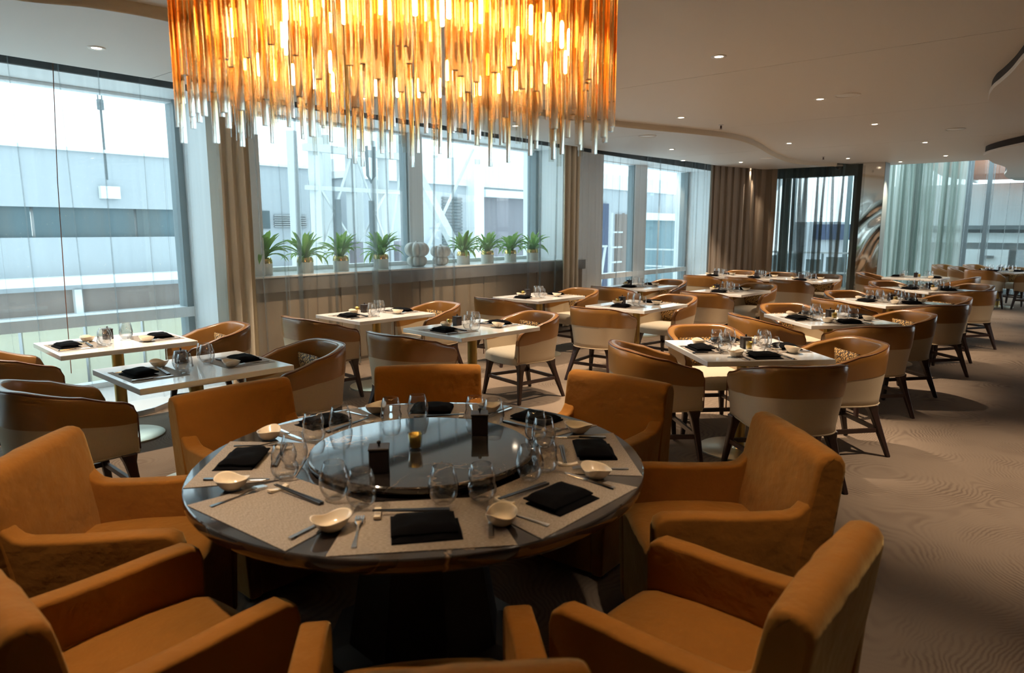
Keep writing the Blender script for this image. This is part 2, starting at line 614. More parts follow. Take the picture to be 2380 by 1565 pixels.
def smooth_by_angle(me, ang=40):
    bm = bmesh.new()
    bm.from_mesh(me)
    for f in bm.faces:
        f.smooth = True
    for e in bm.edges:
        if len(e.link_faces) == 2 and e.calc_face_angle(0) > R(ang):
            e.smooth = False
    bm.to_mesh(me)
    bm.free()
    return me

def link(name, me, parent=None, loc=None, rz=0):
    o = bpy.data.objects.new(name, me)
    col.objects.link(o)
    if parent is not None:
        o.parent = parent
    if loc is not None:
        o.location = loc
    if rz:
        o.rotation_euler = (0, 0, rz)
    return o

def tag(o, label=None, cat=None, group=None, kind=None):
    if label:
        o['label'] = label
    if cat:
        o['category'] = cat
    if group:
        o['group'] = group
    if kind:
        o['kind'] = kind
    return o

def thing(name, label, cat, loc=(0, 0, 0), rz=0, group=None, kind=None):
    return tag(link(name, None, None, loc, rz), label, cat, group, kind)

def struct(name, loc=(0, 0, 0), rz=0):
    return tag(link(name, None, None, loc, rz), kind='structure')

def place(proto, name, label, cat, loc, rz=0, group=None, scale=1.0):
    """proto: list of (part_name, mesh, parent index or None); a one-mesh proto becomes a mesh object"""
    if len(proto) == 1:
        r = link(name, proto[0][1], None, loc, rz)
        tag(r, label, cat, group)
    else:
        r = thing(name, label, cat, loc, rz, group)
        made = []
        for pn, me, pi in proto:
            made.append(link(pn, me, r if pi is None else made[pi]))
    if scale != 1.0:
        r.scale = (scale, scale, scale)
    return r

def lerp(a, b, t):
    return a + (b - a) * t

def sstep(t):
    t = max(0, min(1, t))
    return t * t * (3 - 2 * t)

def interp(pts, x):
    if x <= pts[0][0]:
        return pts[0][1]
    for (a, va), (b, vb) in zip(pts, pts[1:]):
        if x <= b:
            t = (x - a) / (b - a)
            return va + (vb - va) * sstep(t)
    return pts[-1][1]


# ================================================================== THE SETTING
H_MAIN, H_WIN = 2.97, 2.90
N_GLASS, N_CURT = -7.45, -6.55
def quad_poly(name, pts, mat, parent=None, z0=None, thick=None, flip=False):
    """polygon given as (s, n) pairs at height z0, with thickness upward"""
    mb = MB()
    lo = [W(s, n, z0) for s, n in pts]
    if thick:
        hi = [W(s, n, z0 + thick) for s, n in pts]
        mb.loft([lo, hi])
    else:
        mb.add(lo, [tuple(range(len(lo)))])
    return mb.build(name, mat, parent)

# ---- floor
fl = tag(quad_poly('floor', [(-9, -7.75), (30, -7.75), (30, 6), (-9, 6)], 'carpet', None, -0.2, 0.2), kind='structure')

# ---- raised tiled ledge along the tall left window
ledge = struct('trim_1')
lpts = [(-8.9, -6.1), (1.3, -6.13), (2.2, -6.15), (2.40, -6.165), (2.52, -6.21), (2.60, -6.29), (2.70, -6.34), (3.0, -6.36), (3.35, -6.5), (3.5, -6.7)]
dense = []
for i in range(120):
    s = lerp(-8.9, 3.5, i / 119)
    dense.append((s, interp(lpts, s)))
mb = MB()
mb.loft([[W(s, n, 0.045) for s, n in dense], [W(s, -7.4, 0.045) for s, n in dense]], close=False, cap0=False, cap1=False)
mb.build('ledge_tiles', 'tile_white', ledge)
mb = MB()
mb.loft([[W(s, n + 0.004, 0.0) for s, n in dense], [W(s, n + 0.004, 0.049) for s, n in dense], [W(s, n - 0.012, 0.049) for s, n in dense]], close=False, cap0=False, cap1=False)
mb.build('metal_edge', 'steel_satin', ledge, smooth=False)

# ---- ceiling: main field, lower window zone, curved step between them
ceil = struct('ceiling')
SOF = [(-9, -4.9), (-2, -5.1), (1.36, -4.87), (1.68, -4.70), (2.11, -4.62), (3.6, -4.75), (5.6, -5.1), (7.54, -4.87), (8.37, -4.63), (9.17, -4.34),
       (9.9, -4.17), (10.87, -4.22), (12.92, -4.59), (14.46, -4.70), (15.7, -4.24), (16.8, -3.9)]
def spl(pts, x):
    for k in range(len(pts) - 1):
        if x <= pts[k + 1][0] or k == len(pts) - 2:
            p1, p2 = pts[k], pts[k + 1]
            p0 = pts[k - 1] if k else p1
            p3 = pts[k + 2] if k + 2 < len(pts) else p2
            m1 = (p2[1] - p0[1]) / max(1e-6, p2[0] - p0[0])
            m2 = (p3[1] - p1[1]) / max(1e-6, p3[0] - p1[0])
            h = p2[0] - p1[0]
            t = (x - p1[0]) / h
            return ((2 * t ** 3 - 3 * t * t + 1) * p1[1] + (t ** 3 - 2 * t * t + t) * h * m1 + (-2 * t ** 3 + 3 * t * t) * p2[1] + (t ** 3 - t * t) * h * m2)
def strip_panel(s0, s1, nf0, nf1, z, mat, g=0.004):
    k = max(2, int((s1 - s0) / 0.12))
    ss = [lerp(s0 + g, s1 - g, i / k) for i in range(k + 1)]
    a = [W(s, nf0(s), z) for s in ss]
    b = [W(s, nf1(s), z) for s in ss]
    a2 = [W(s, nf0(s), z + 0.03) for s in ss]
    b2 = [W(s, nf1(s), z + 0.03) for s in ss]
    mb = MB()
    mb.loft([a2, a, b, b2], close=False, cap0=False, cap1=False)
    mb.loft([[a[0], b[0]], [a2[0], b2[0]]], close=False, cap0=False, cap1=False)
    mb.loft([[a[-1], b[-1]], [a2[-1], b2[-1]]], close=False, cap0=False, cap1=False)
    return mb.build('panel', mat, ceil)
cuts = [-9, -6.8, -3.6, -0.37, 2.85, 6.07, 9.30, 12.5, 16.8]
for a, b in zip(cuts, cuts[1:]):
    strip_panel(a, b, lambda s: spl(SOF, s), lambda s: 6.0, H_MAIN, 'ceiling_paint')
def n_edge(s):
    return interp([(-9, -6.43), (9.5, -6.43), (13.7, -6.08), (15.3, -5.72), (15.45, -5.6), (15.5, -4.3)], s)
cuts = [-9, -6, -3.1, -0.2, 2.75, 5.72, 8.71, 11.66, 15.5]
for a, b in zip(cuts, cuts[1:]):
    strip_panel(a, b, n_edge, lambda s: spl(SOF, s), H_WIN, 'ceiling_window_zone')
mb = MB()
ss = [lerp(-9, 15.6, i / 240) for i in range(241)]
mb.loft([[W(s, spl(SOF, s), H_WIN) for s in ss], [W(s, spl(SOF, s) + 0.012, H_WIN + 0.006) for s in ss], [W(s, spl(SOF, s) + 0.022, H_WIN + 0.03) for s in ss],
         [W(s, spl(SOF, s) + 0.03, H_MAIN + 0.005) for s in ss]], close=False, cap0=False, cap1=False)
mb.build('soffit_edge', 'soffit_edge', ceil, smooth=True)
mb = MB()
mb.loft([[W(-9.2, -7.8, 3.10), W(16.8, -7.8, 3.10), W(16.8, 6.2, 3.10), W(-9.2, 6.2, 3.10)], [W(-9.2, -7.8, 3.25), W(16.8, -7.8, 3.25), W(16.8, 6.2, 3.25), W(-9.2, 6.2, 3.25)]])
mb.build('deck_slab', 'slot_shade', ceil)  # slab above the ceiling stops light leaking and backs the slots dark
mb = MB()
mb.loft([[W(16.78, -3.9, H_MAIN), W(16.78, 6, H_MAIN), W(16.84, 6, H_MAIN), W(16.84, -3.9, H_MAIN)], [W(16.78, -3.9, 3.2), W(16.78, 6, 3.2), W(16.84, 6, 3.2), W(16.84, -3.9, 3.2)]])
mb.build('edge_fascia', 'ceiling_paint', ceil)

# curved ceiling islands hanging below the main field
def island(pts, z, th, nm):
    n = len(pts)
    fine = []
    for i in range(n):
        p0, p1, p2, p3 = pts[i - 1], pts[i], pts[(i + 1) % n], pts[(i + 2) % n]
        for k in range(8):
            t = k / 8
            fine.append(tuple(0.5 * ((2 * p1[c]) + (-p0[c] + p2[c]) * t + (2 * p0[c] - 5 * p1[c] + 4 * p2[c] - p3[c]) * t * t + (-p0[c] + 3 * p1[c] - 3 * p2[c] + p3[c]) * t ** 3) for c in (0, 1)))
    cx = sum(p[0] for p in fine) / len(fine)
    cy = sum(p[1] for p in fine) / len(fine)
    def ring(f, zz):
        return [(cx + (p[0] - cx) * f, cy + (p[1] - cy) * f, zz) for p in fine]
    mb = MB()
    mb.loft([ring(1.0, z + th), ring(1.0, z + 0.012), ring(0.994, z)], cap0=True, cap1=True)
    mb.build(nm, 'ceiling_paint', ceil, smooth=False)
    mb = MB()
    mb.loft([ring(0.985, z + th - 0.001), ring(0.985, H_MAIN + 0.02)], cap0=False, cap1=False)
    mb.build('dark_recess', 'slot_shade', ceil)  # sleeve coloured dark to give the gap above the island its shade
def at(x, y, z):
    """point at height z on the sight line through pixel (x, y) of the 2380 x 1565 frame: how places were read off the photograph"""
    ct, st = math.cos(0.1562), math.sin(0.1562)
    u, v = x - 1190.0, y - 784.0
    d = (u, 1590 * ct - v * st, -(1590 * st + v * ct))
    k = (z - EYE) / d[2]
    return (d[0] * k, d[1] * k, z)
zi = 2.85
island([at(x, y, zi)[:2] for x, y in ((2480, 60), (2420, 100), (2380, 133), (2350, 168), (2325, 191), (2306, 207), (2297, 226), (2306, 241), (2380, 256))] + [(7.2, 7.6), (8.2, 6.5), (7.8, 4.6), (6.0, 3.2), (4.2, 3.3)], zi, 0.035, 'curved_island')
zi = 2.83
island([at(x, y, zi)[:2] for x, y in ((2450, 322), (2380, 336), (2320, 349), (2288, 359), (2290, 366), (2308, 379), (2336, 389), (2339, 399), (2334, 408), (2350, 417), (2390, 420))] + [(14.5, 16.5), (14.5, 13.0), (11.5, 11.0), (9.4, 9.8)], zi, 0.035, 'curved_island')

# ---- window wall: columns, header, low wall, frames and panes
ww = struct('wall_window', (0, 0, 0), 0)
def fbox(name, s0, s1, n0, n1, z0, z1, mat, parent, bevel=0):
    mb = MB()
    mb.loft([[W(s0, n0, z0), W(s1, n0, z0), W(s1, n1, z0), W(s0, n1, z0)], [W(s0, n0, z1), W(s1, n0, z1), W(s1, n1, z1), W(s0, n1, z1)]])
    return mb.build(name, mat, parent, bevel=bevel)
fbox('header_beam', -9, 16.8, -7.7, -6.76, 2.92, 3.12, 'frame_white', ww)
fbox('curtain_pocket', -9, 15.3, -6.74, -6.70, 2.90, 3.12, 'slot_shade', ww)  # dark board added so the curtain slot looks shaded, covering the white header
fbox('solid_bay', -9.2, -2.6, -7.7, -6.85, 0, 2.92, 'wall_beige', ww)
fbox('column', 3.42, 3.98, -7.7, -6.85, 0, 2.92, 'frame_white', ww)
fbox('column', 9.46, 10.70, -7.7, -6.85, 0, 2.92, 'frame_white', ww)
fbox('column', 15.2, 16.8, -7.7, -6.85, 0, 2.92, 'frame_white', ww)
fbox('low_wall', 3.60, 9.90, -7.7, -6.74, 0, 0.94, 'wall_beige', ww)
for a in (3.62, 4.87, 6.12, 7.37, 8.62):
    fbox('wall_panel', a, a + 1.22, -6.745, -6.728, 0.06, 0.93, 'wall_beige', ww)
fbox('sill', 3.58, 9.92, -7.6, -6.68, 0.93, 1.085, 'sill_stone', ww)
fbox('sill_top', 3.58, 9.92, -7.6, -6.67, 1.085, 1.105, 'tile_white', ww, bevel=0.004)

def window(idx, s0, s1, z0, z1, mulls, rails, dark_r=True):
    G = N_GLASS
    w = struct('window_%d' % idx)
    fr = link('frame', None, w)
    fbox('frame_bar', s0, s1, G - 0.08, G + 0.05, z0, z0 + 0.05, 'frame_white', fr)
    fbox('frame_bar', s0, s1, G - 0.08, G + 0.05, z1 - 0.03, z1, 'frame_white', fr)
    if dark_r:
        fbox('frame_bar', s1 - 0.07, s1, G - 0.10, G + 0.08, z0, z1, 'frame_grey', fr)
    fbox('frame_bar', s0, s0 + 0.05, G - 0.10, G + 0.05, z0, z1, 'frame_white', fr)
    spans = []
    lo = s0
    for a, b in mulls:
        fbox('mullion', a, b, G - 0.10, G + 0.07, z0, z1, 'frame_white', fr)
        fbox('mullion_gasket', a - 0.03, a, G - 0.09, G + 0.05, z0, z1, 'frame_grey', fr)
        spans.append((lo, a))
        lo = b
    spans.append((lo, s1))
    zspans = []
    lo = z0 + 0.05
    for (a, b) in rails:
        fbox('rail', s0, s1, G - 0.09, G + 0.09, a, b, 'frame_white', fr)
        zspans.append((lo, a))
        lo = b
    zspans.append((lo, z1 - 0.03))
    for a, b in spans:
        for c, d in zspans:
            fbox('pane', a, b, G - 0.005, G + 0.005, c, d, 'window_glass', w)
    return w
window(1, -2.6, 3.42, 0.045, 2.92, [(-0.80, -0.59)], [(0.673, 0.78)])
window(2, 3.98, 9.46, 1.105, 2.92, [(6.54, 6.80)], [])
window(3, 10.70, 15.2, 0.02, 2.94, [(12.75, 13.24)], [(0.626, 0.726)])

# ---- far end: bronze glass doors, mirror-faced pillar
we = struct('wall_end')
def ebox(name, s0, s1, n0, n1, z0, z1, mat, parent, bevel=0):
    return fbox(name, s0, s1, n0, n1, z0, z1, mat, parent, bevel)
ebox('door_header', 16.1, 16.3, -7.7, -3.80, 2.74, 3.1, 'frame_bronze', we)
ebox('wing_wall', 16.1, 16.35, -7.7, -6.22, 0, 2.9, 'wall_beige', we)
ebox('end_post', 16.08, 16.32, -3.98, -3.84, 0, 2.9, 'frame_bronze', we)
for i, (a, b) in enumerate([(-6.20, -5.48), (-5.46, -3.98)]):
    d = struct('door_%d' % (i + 1))
    ebox('stile', 16.14, 16.24, a, a + 0.10, 0, 2.74, 'frame_bronze', d)
    ebox('stile', 16.14, 16.24, b - 0.06, b, 0, 2.74, 'frame_bronze', d)
    ebox('bottom_rail', 16.14, 16.24, a, b, 0, 0.12, 'frame_bronze', d)
    ebox('pane', 16.185, 16.195, a + 0.10, b - 0.06, 0.12, 2.74, 'window_glass', d)
wf = struct('wall_atrium')
for nn in (-6.9, -5.4, -3.9, -2.62, -2.16, -0.6, 1.0, 2.6, 4.2, 5.9):
    ebox('post', 20.95, 21.12, nn, nn + 0.09 if nn != -2.62 else nn + 0.14, 0, 5.2, 'frame_grey', wf)
ebox('base_rail', 20.95, 21.12, -7, 6, 0, 0.12, 'frame_grey', wf)
for a, b in zip((-5.4, -3.9, -2.48, -2.07, -0.51, 1.09), (-3.9, -2.62, -2.16, -0.6, 1.0, 2.6)):
    ebox('pane', 21.03, 21.04, a, b, 0.12, 5.2, 'window_glass', wf)
for k in range(7):
    ebox('roof_beam', 16.85, 21.1, -6.9 + k * 2.1, -6.78 + k * 2.1, 5.2, 5.42, 'steel_white', wf)
for k in range(5):
    ebox('roof_purlin', 17 + k, 17.08 + k, -6.9, 5.9, 5.24, 5.34, 'frame_grey', wf)
ebox('roof_pane', 16.9, 21.1, -7.0, 6, 5.44, 5.45, 'window_glass', wf)
wr = struct('wall_right')
ebox('wall_surface', -9.2, 16.8, 5.9, 6.15, 0, 3.1, 'wall_warm', wr)
wb = struct('wall_back')
ebox('wall_surface', -9.25, -9.0, -7.75, 6.1, 0, 3.1, 'wall_warm', wb)

# ================================================================== CURTAINS
def curt_n(s):
    return interp([(-9, N_CURT), (9.5, N_CURT), (13.7, -6.20), (15.4, -5.84)], s)
def sheer_mesh(path, z0, z1, seed, gap=(0.14, 0.34), fine=0.010, bunch=0.25, bw=0.03, depth=0.03, wob=0.015, rows=9, extra=()):
    """path = (u -> (x, y), length).  Nearly flat cloth with pinched pleats: mostly thin cord-like ones, now and then a wider gathered bunch."""
    rr = random.Random(seed)
    f, L = path
    pl = []
    u = rr.uniform(0.03, 0.15)
    while u < L - 0.08:
        if rr.random() < bunch:
            pl.append((u, bw * rr.uniform(0.5, 1.3), rr.choice((7, 8)), rr.uniform(-1, 1) * 0.05, rr.random()))
        else:
            pl.append((u, fine * rr.uniform(0.6, 1.5), rr.choice((3, 5, 7)), rr.uniform(-1, 1) * 0.06, rr.random()))
        u += rr.uniform(*gap)
    ph = rr.random() * 6
    jit = [[rr.uniform(0.55, 1.0) for _ in range(9)] for _ in pl]
    rowsv = []
    for r in range(rows):
        t = r / (rows - 1)                      # 0 top .. 1 bottom
        z = lerp(z1, z0, t)
        line = []
        def put(uu, off):
            uu = max(0, min(L, uu))
            (x, y) = f(uu)
            (x2, y2) = f(min(L, uu + 0.01))
            (x1, y1) = f(max(0, uu - 0.01))
            dx, dy = x2 - x1, y2 - y1
            q = math.hypot(dx, dy) or 1
            line.append((x + dy / q * off, y - dx / q * off, z))
        put(0, 0)
        for (pu, w_, lay, dr, k), jt in zip(pl, jit):
            c = pu + dr * t + 0.02 * math.sin(t * 2.5 + k * 6)
            w = w_ * (0.55 + 0.45 * t + 0.35 * math.sin(t * PI * (0.6 + k)))
            b_ = wob * math.sin(c * 9 + ph)
            put(c - 0.05 - w, b_ - wob)
            for q_ in range(9):
                qq = min(q_, lay)
                sg = -1 if qq % 2 == 0 else 1
                put(c + sg * w * 0.5 * jt[q_], b_ + depth * (qq / max(1, lay)))
            put(c + 0.05 + w, b_ - wob)
        put(L, 0)
        rowsv.append(line)
    mb = MB()
    mb.loft(rowsv, close=False, cap0=False, cap1=False)
    return mb
def wave_mesh(path, z0, z1, seed, lam=0.12, amp=0.045, rows=7):
    rr = random.Random(seed)
    f, L = path
    n = int(L / lam * 14)
    ph = rr.random() * 6
    rowsv = []
    for r in range(rows):
        t = r / (rows - 1)
        z = lerp(z1, z0, t)
        line = []
        for i in range(n + 1):
            u = L * i / n
            th = 2 * PI * u / lam
            a = amp * (0.75 + 0.35 * math.sin(u * 11 + ph)) * (0.9 + 0.15 * math.sin(t * 4 + u * 7))
            uu = max(0, min(L, u + lam * 0.12 * math.sin(2 * th) + 0.008 * math.sin(t * 5 + u * 20)))
            (x, y) = f(uu)
            (x2, y2) = f(min(L, uu + 0.01))
            (x1, y1) = f(max(0, uu - 0.01))
            dx, dy = x2 - x1, y2 - y1
            q = math.hypot(dx, dy) or 1
            off = a * math.cos(th)
            line.append((x + dy / q * off, y - dx / q * off, z))
        rowsv.append(line)
    mb = MB()
    mb.loft(rowsv, close=False, cap0=False, cap1=False)
    return mb
def along(s0, s1, fn=curt_n):
    return (lambda u: W(s0 + u, fn(s0 + u))[:2], s1 - s0)
def cross(s, n0, n1, bow=0.0):
    L = abs(n1 - n0)
    sg = 1 if n1 > n0 else -1
    return (lambda u: W(s + bow * math.sin(PI * u / L), n0 + sg * u)[:2], L)

def curtain(mb, name, mat, label, cat='curtain', group=None):
    o = mb.build(name, mat, None, smooth=True)
    return tag(o, label, cat, group)
curtain(sheer_mesh(along(-2.5, 3.36), 0.05, 2.93, 3, gap=(0.17, 0.36), bunch=0.06), 'sheer_curtain', 'sheer_white', 'white sheer curtain over the tall window at the left')
curtain(wave_mesh(along(3.37, 3.69), 0.02, 2.93, 5, 0.115, 0.05), 'drape', 'beige_curtain', 'gathered beige drape beside the white column left of the plants')
curtain(sheer_mesh(along(3.69, 9.06), 0.03, 2.93, 11, gap=(0.16, 0.40), bunch=0.33, bw=0.06), 'sheer_curtain', 'sheer_white', 'white sheer curtain hanging in front of the potted plants')
curtain(wave_mesh(along(9.06, 9.50), 0.02, 2.93, 6, 0.13, 0.05), 'drape', 'beige_curtain', 'narrow beige drape right of the potted plants')
curtain(sheer_mesh(along(9.50, 13.75), 0.03, 2.93, 21, gap=(0.13, 0.26), bunch=0.35, bw=0.05, fine=0.012), 'sheer_curtain', 'sheer_white', 'white pleated sheer curtain over the window beyond the plant sill')
def corner(u):
    # runs on along the wall, then swings into the end wall
    L1 = 1.55
    if u < L1:
        s = 13.75 + u
        return W(s, curt_n(s))[:2]
    t = (u - L1)
    return W(15.30 + 0.35 * math.sin(min(1, t / 0.5) * PI / 2), curt_n(15.3) + t * 0.9)[:2]
curtain(wave_mesh((corner, 1.95), 0.02, 2.93, 8, 0.21, 0.04), 'drape', 'brown_curtain', 'brown floor-length drape in the far room corner')
curtain(sheer_mesh(cross(15.68, -5.62, -3.86), 0.02, 2.95, 31, gap=(0.10, 0.21), bunch=0.85, bw=0.11, fine=0.015, depth=0.07), 'sheer_curtain', 'sheer_dark', 'dark grey sheer curtain in front of the far glass doors')
curtain(sheer_mesh(cross(19.5, -4.15, -2.41, 0.2), 0.02, 5.1, 41, gap=(0.06, 0.13), bunch=0.7, bw=0.06, fine=0.02, depth=0.07), 'sheer_curtain', 'sheer_green', 'tall pale green sheer curtain right of the mirrored pillar')
curtain(sheer_mesh(cross(20.6, -2.7, 1.5), 0.02, 5.1, 43, gap=(0.16, 0.36), bunch=0.2, bw=0.06, fine=0.015, depth=0.06), 'sheer_curtain', 'sheer_white', 'white sheer curtain over the tall glazing at the far right')
# dangling cord at the left window
cd = MB()
cd.tube([W(2.03, -6.50, 2.92), W(1.98, -6.50, 2.0), W(1.95, -6.50, 1.0), W(1.935, -6.49, 0.4)], 0.0035, 5)
cd.build('cord', 'piping')
tag(bpy.data.objects['cord'], 'thin brown curtain cord hanging down the left window', 'cord')

# mirror-faced pillar
pil = thing('mirrored_pillar', 'wavy polished chrome pillar between dark and pale far curtains', 'pillar', W(16.2, -3.63, 0), RZ)
bm_ = MB()
rows = []
for k in range(61):
    z = 2.97 * k / 60
    am = 0.012 * sstep((2.35 - z) / 0.6)
    rows.append([(-0.225 + am * math.sin(z * 6.5 + 7 * y + 1.5 * math.sin(z * 3)) * math.cos(z * 2.1 + y * 5), y, z) for y in [lerp(-0.21, 0.21, j / 14) for j in range(15)]])
bm_.loft(rows, close=False, cap0=False, cap1=False)
bm_.build('chrome_face', 'chrome_wavy', pil, smooth=True)
MB().box(-0.2, 0.2, -0.21, 0.21, 0, 2.97).build('pillar_core', 'frame_grey', pil)

# ================================================================== OUTSIDE
g = MB()
g.box(-60, 90, -60, 60, -2.4, -2.2)
go = g.build('ground_quay', 'ground_grey', None, W(15, -75, 0), RZ)
tag(go, kind='structure')
def xbox(name, s0, s1, n0, n1, z0, z1, mat, parent=None):
    return fbox(name, s0, s1, n0, n1, z0, z1, mat, parent)
ba = thing('terminal_building', 'long pale grey terminal building with a dark ribbon window', 'building')
xbox('wall_upper', -25, 11.35, -22, -17.0, 2.07, 3.27, 'bldg_pale', ba)
xbox('roof_edge', -25, 11.4, -22, -16.92, 3.27, 3.34, 'bldg_white', ba)
for k in range(16):
    s0 = -24 + k * 2.05
    if s0 + 2 < 8.9:
        xbox('window', s0, s0 + 1.99, -17.3, -17.1, 1.43, 2.07, 'bldg_glass', ba)
xbox('wall_middle', -25, 8.9, -22, -16.98, 0.60, 1.43, 'bldg_pale', ba)
xbox('wall_end', 8.9, 11.35, -22, -17.0, -0.2, 2.07, 'bldg_pale', ba)
xbox('ledge', -25, 11.4, -22, -16.6, 0.42, 0.60, 'bldg_white', ba)
xbox('shade_strip', -25, 11.4, -22, -16.95, 0.30, 0.42, 'bldg_pale', ba)
for k in range(14):
    s0 = -24.6 + k * 2.5
    xbox('panel', s0, s0 + 2.36, -17.2, -17.05, -0.22, 0.30, 'bldg_brown', ba)
    xbox('post', s0 + 2.36, s0 + 2.5, -17.2, -16.9, -0.22, 0.30, 'bldg_white', ba)
xbox('kerb', -25, 11.4, -22, -16.7, -0.42, -0.22, 'bldg_white', ba)
for k in range(30):
    s0 = -24.6 + k * 1.2
    xbox('barrier_panel', s0, s0 + 1.12, -16.9, -16.8, -1.95, -0.5, 'bldg_yellow', ba)
xbox('barrier_base', -25, 11.4, -17.1, -16.75, -2.3, -1.95, 'bldg_white', ba)
w = xbox('window', 9.5, 10.08, -17.04, -16.97, 1.62, 2.09, 'bldg_glass', ba)
lv = link('louvre', None, ba)
for k in range(6):
    xbox('slat', 10.2, 11.2, -17.06, -16.95, 1.66 + k * 0.058, 1.66 + k * 0.058 + 0.035, 'steel_satin', lv)
ant = MB()
ant.bar(W(6.15, -17.0, 2.7), W(6.15, -17.0, 4.2), 0.035, 0.035)
ant.bar(W(6.15, -17.0, 4.2), W(6.15, -17.0, 4.42), 0.10, 0.10)
ant.bar(W(6.11, -17.0, 4.42), W(6.11, -17.0, 4.75), 0.02, 0.02)
ant.bar(W(6.19, -17.0, 4.42), W(6.19, -17.0, 4.75), 0.02, 0.02)
ant.build('antenna', 'rubber_dark', ba)
xbox('junction_box', 5.95, 6.35, -16.98, -16.85, 2.28, 2.55, 'bldg_white', ba)

tw = thing('gangway_tower', 'white steel gangway tower with braces outside behind the plants', 'tower')
def xb(name, a, b, w_, mat='steel_white'):
    MB().bar(W(*a), W(*b), w_, w_).build(name, mat, tw)
NT = -14.0
for s_, wd in ((9.55, 0.26), (10.55, 0.22), (11.55, 0.24), (12.1, 0.14)):
    xb('mast', (s_, NT, -2.2), (s_, NT, 4.1), wd)
    xb('mast', (s_ + 0.3, NT - 1.4, -2.2), (s_ + 0.3, NT - 1.4, 4.0), wd * 0.8)
for z_ in (3.45, 2.55, 1.15):
    xb('cross_beam', (9.2, NT + 0.1, z_), (12.5, NT + 0.1, z_), 0.16 if z_ > 3 else 0.10)
for (s0, z0, s1, z1) in ((9.6, 1.2, 10.5, 3.4), (10.6, 3.4, 11.5, 1.2), (10.6, 1.2, 11.5, 2.5), (9.6, 2.5, 10.5, 1.2), (11.6, 1.2, 12.1, 3.4)):
    xb('brace', (s0, NT + 0.12, z0), (s1, NT + 0.12, z1), 0.045)
xb('boom', (12.6, NT, 3.2), (15.2, NT, -0.4), 0.22)
xb('boom', (14.9, NT, 3.9), (12.7, NT, 0.6), 0.06)
for s_ in (9.95, 10.95):
    MB().bar(W(s_, NT + 0.25, 0.6), W(s_, NT + 0.25, 2.3), 0.12, 0.12).build('cable_chain', 'rubber_dark', tw)
MB().tube([W(10.8, NT + 0.3, 3.6), W(10.82, NT + 0.3, 2.9), W(10.92, NT + 0.3, 2.75), W(11.02, NT + 0.3, 2.9), W(11.04, NT + 0.3, 3.6)], 0.04, 6).build('cable_loop', 'rubber_dark', tw)
for s_ in (10.35, 11.75):
    xbox('control_box', s_, s_ + 0.26, NT + 0.1, NT + 0.3, 0.55, 1.3, 'bldg_mauve', tw)

bb = thing('dock_building', 'white dock building with a mauve roller door and louvred panel', 'building')
xbox('wall_surface', 12.6, 24.2, -24, -17.0, -2.2, 3.1, 'bldg_pale', bb)
xbox('roof_edge', 12.5, 24.3, -24, -16.9, 3.1, 3.3, 'bldg_white', bb)
xbox('roof_storey', 15.8, 24.2, -24, -18.2, 3.3, 4.2, 'bldg_white', bb)
xbox('roller_door', 18.5, 21.4, -17.0, -16.93, -0.6, 2.75, 'bldg_mauve', bb)
xbox('lintel', 18.3, 21.8, -17.0, -16.6, 2.75, 3.0, 'bldg_white', bb)
lp = link('louvre', None, bb)
for k in range(22):
    xbox('slat', 16.5, 17.45, -17.02, -16.94, 0.35 + k * 0.108, 0.35 + k * 0.108 + 0.07, 'rubber_dark', lp)
xbox('pier', 17.7, 18.2, -17.0, -16.6, -2.2, 4.0, 'bldg_white', bb)
bc = thing('warehouse', 'distant warehouse with dark blue and teal doors behind the sheer', 'building')
xbox('wall_surface', 24.6, 46, -24, -17.0, -2.2, 3.4, 'bldg_pale', bc)
xbox('roof_band', 24.6, 46, -24, -16.9, 3.4, 4.05, 'bldg_white', bc)
xbox('blue_door', 24.8, 26.9, -17.0, -16.9, -1.2, 2.75, 'bldg_blue', bc)
xbox('brown_door', 27.6, 29.6, -17.0, -16.9, -1.2, 2.3, 'bldg_brown', bc)
xbox('teal_door', 30.1, 34.2, -17.0, -16.9, -1.6, 2.05, 'bldg_teal', bc)
xbox('fascia', 29.8, 36, -17.0, -16.6, 2.05, 2.4, 'bldg_white', bc)
ld = thing('ladder_gantry', 'pale ladder gantry in front of the blue warehouse door', 'ladder')
for a in (21.6, 22.4):
    MB().bar(W(a, -13.5, -2.2), W(a + 0.1, -13.5, 2.2), 0.09, 0.09).build('rail', 'bldg_brown' if a > 22 else 'steel_white', ld)
for k in range(7):
    MB().bar(W(21.6, -13.5, -1.8 + k * 0.55), W(22.45, -13.5, -1.8 + k * 0.55), 0.06, 0.06).build('rung', 'steel_white', ld)
MB().bar(W(20.1, -13.5, 1.0), W(21.4, -13.5, 1.0), 0.07, 0.07).build('arm', 'steel_white', ld)
MB().bar(W(21.3, -13.5, 1.0), W(20.6, -13.5, -2.2), 0.09, 0.09).build('strut', 'steel_white', ld)
MB().bar(W(20.2, -13.5, -0.2), W(20.9, -13.5, -2.2), 0.09, 0.09).build('strut', 'steel_white', ld)

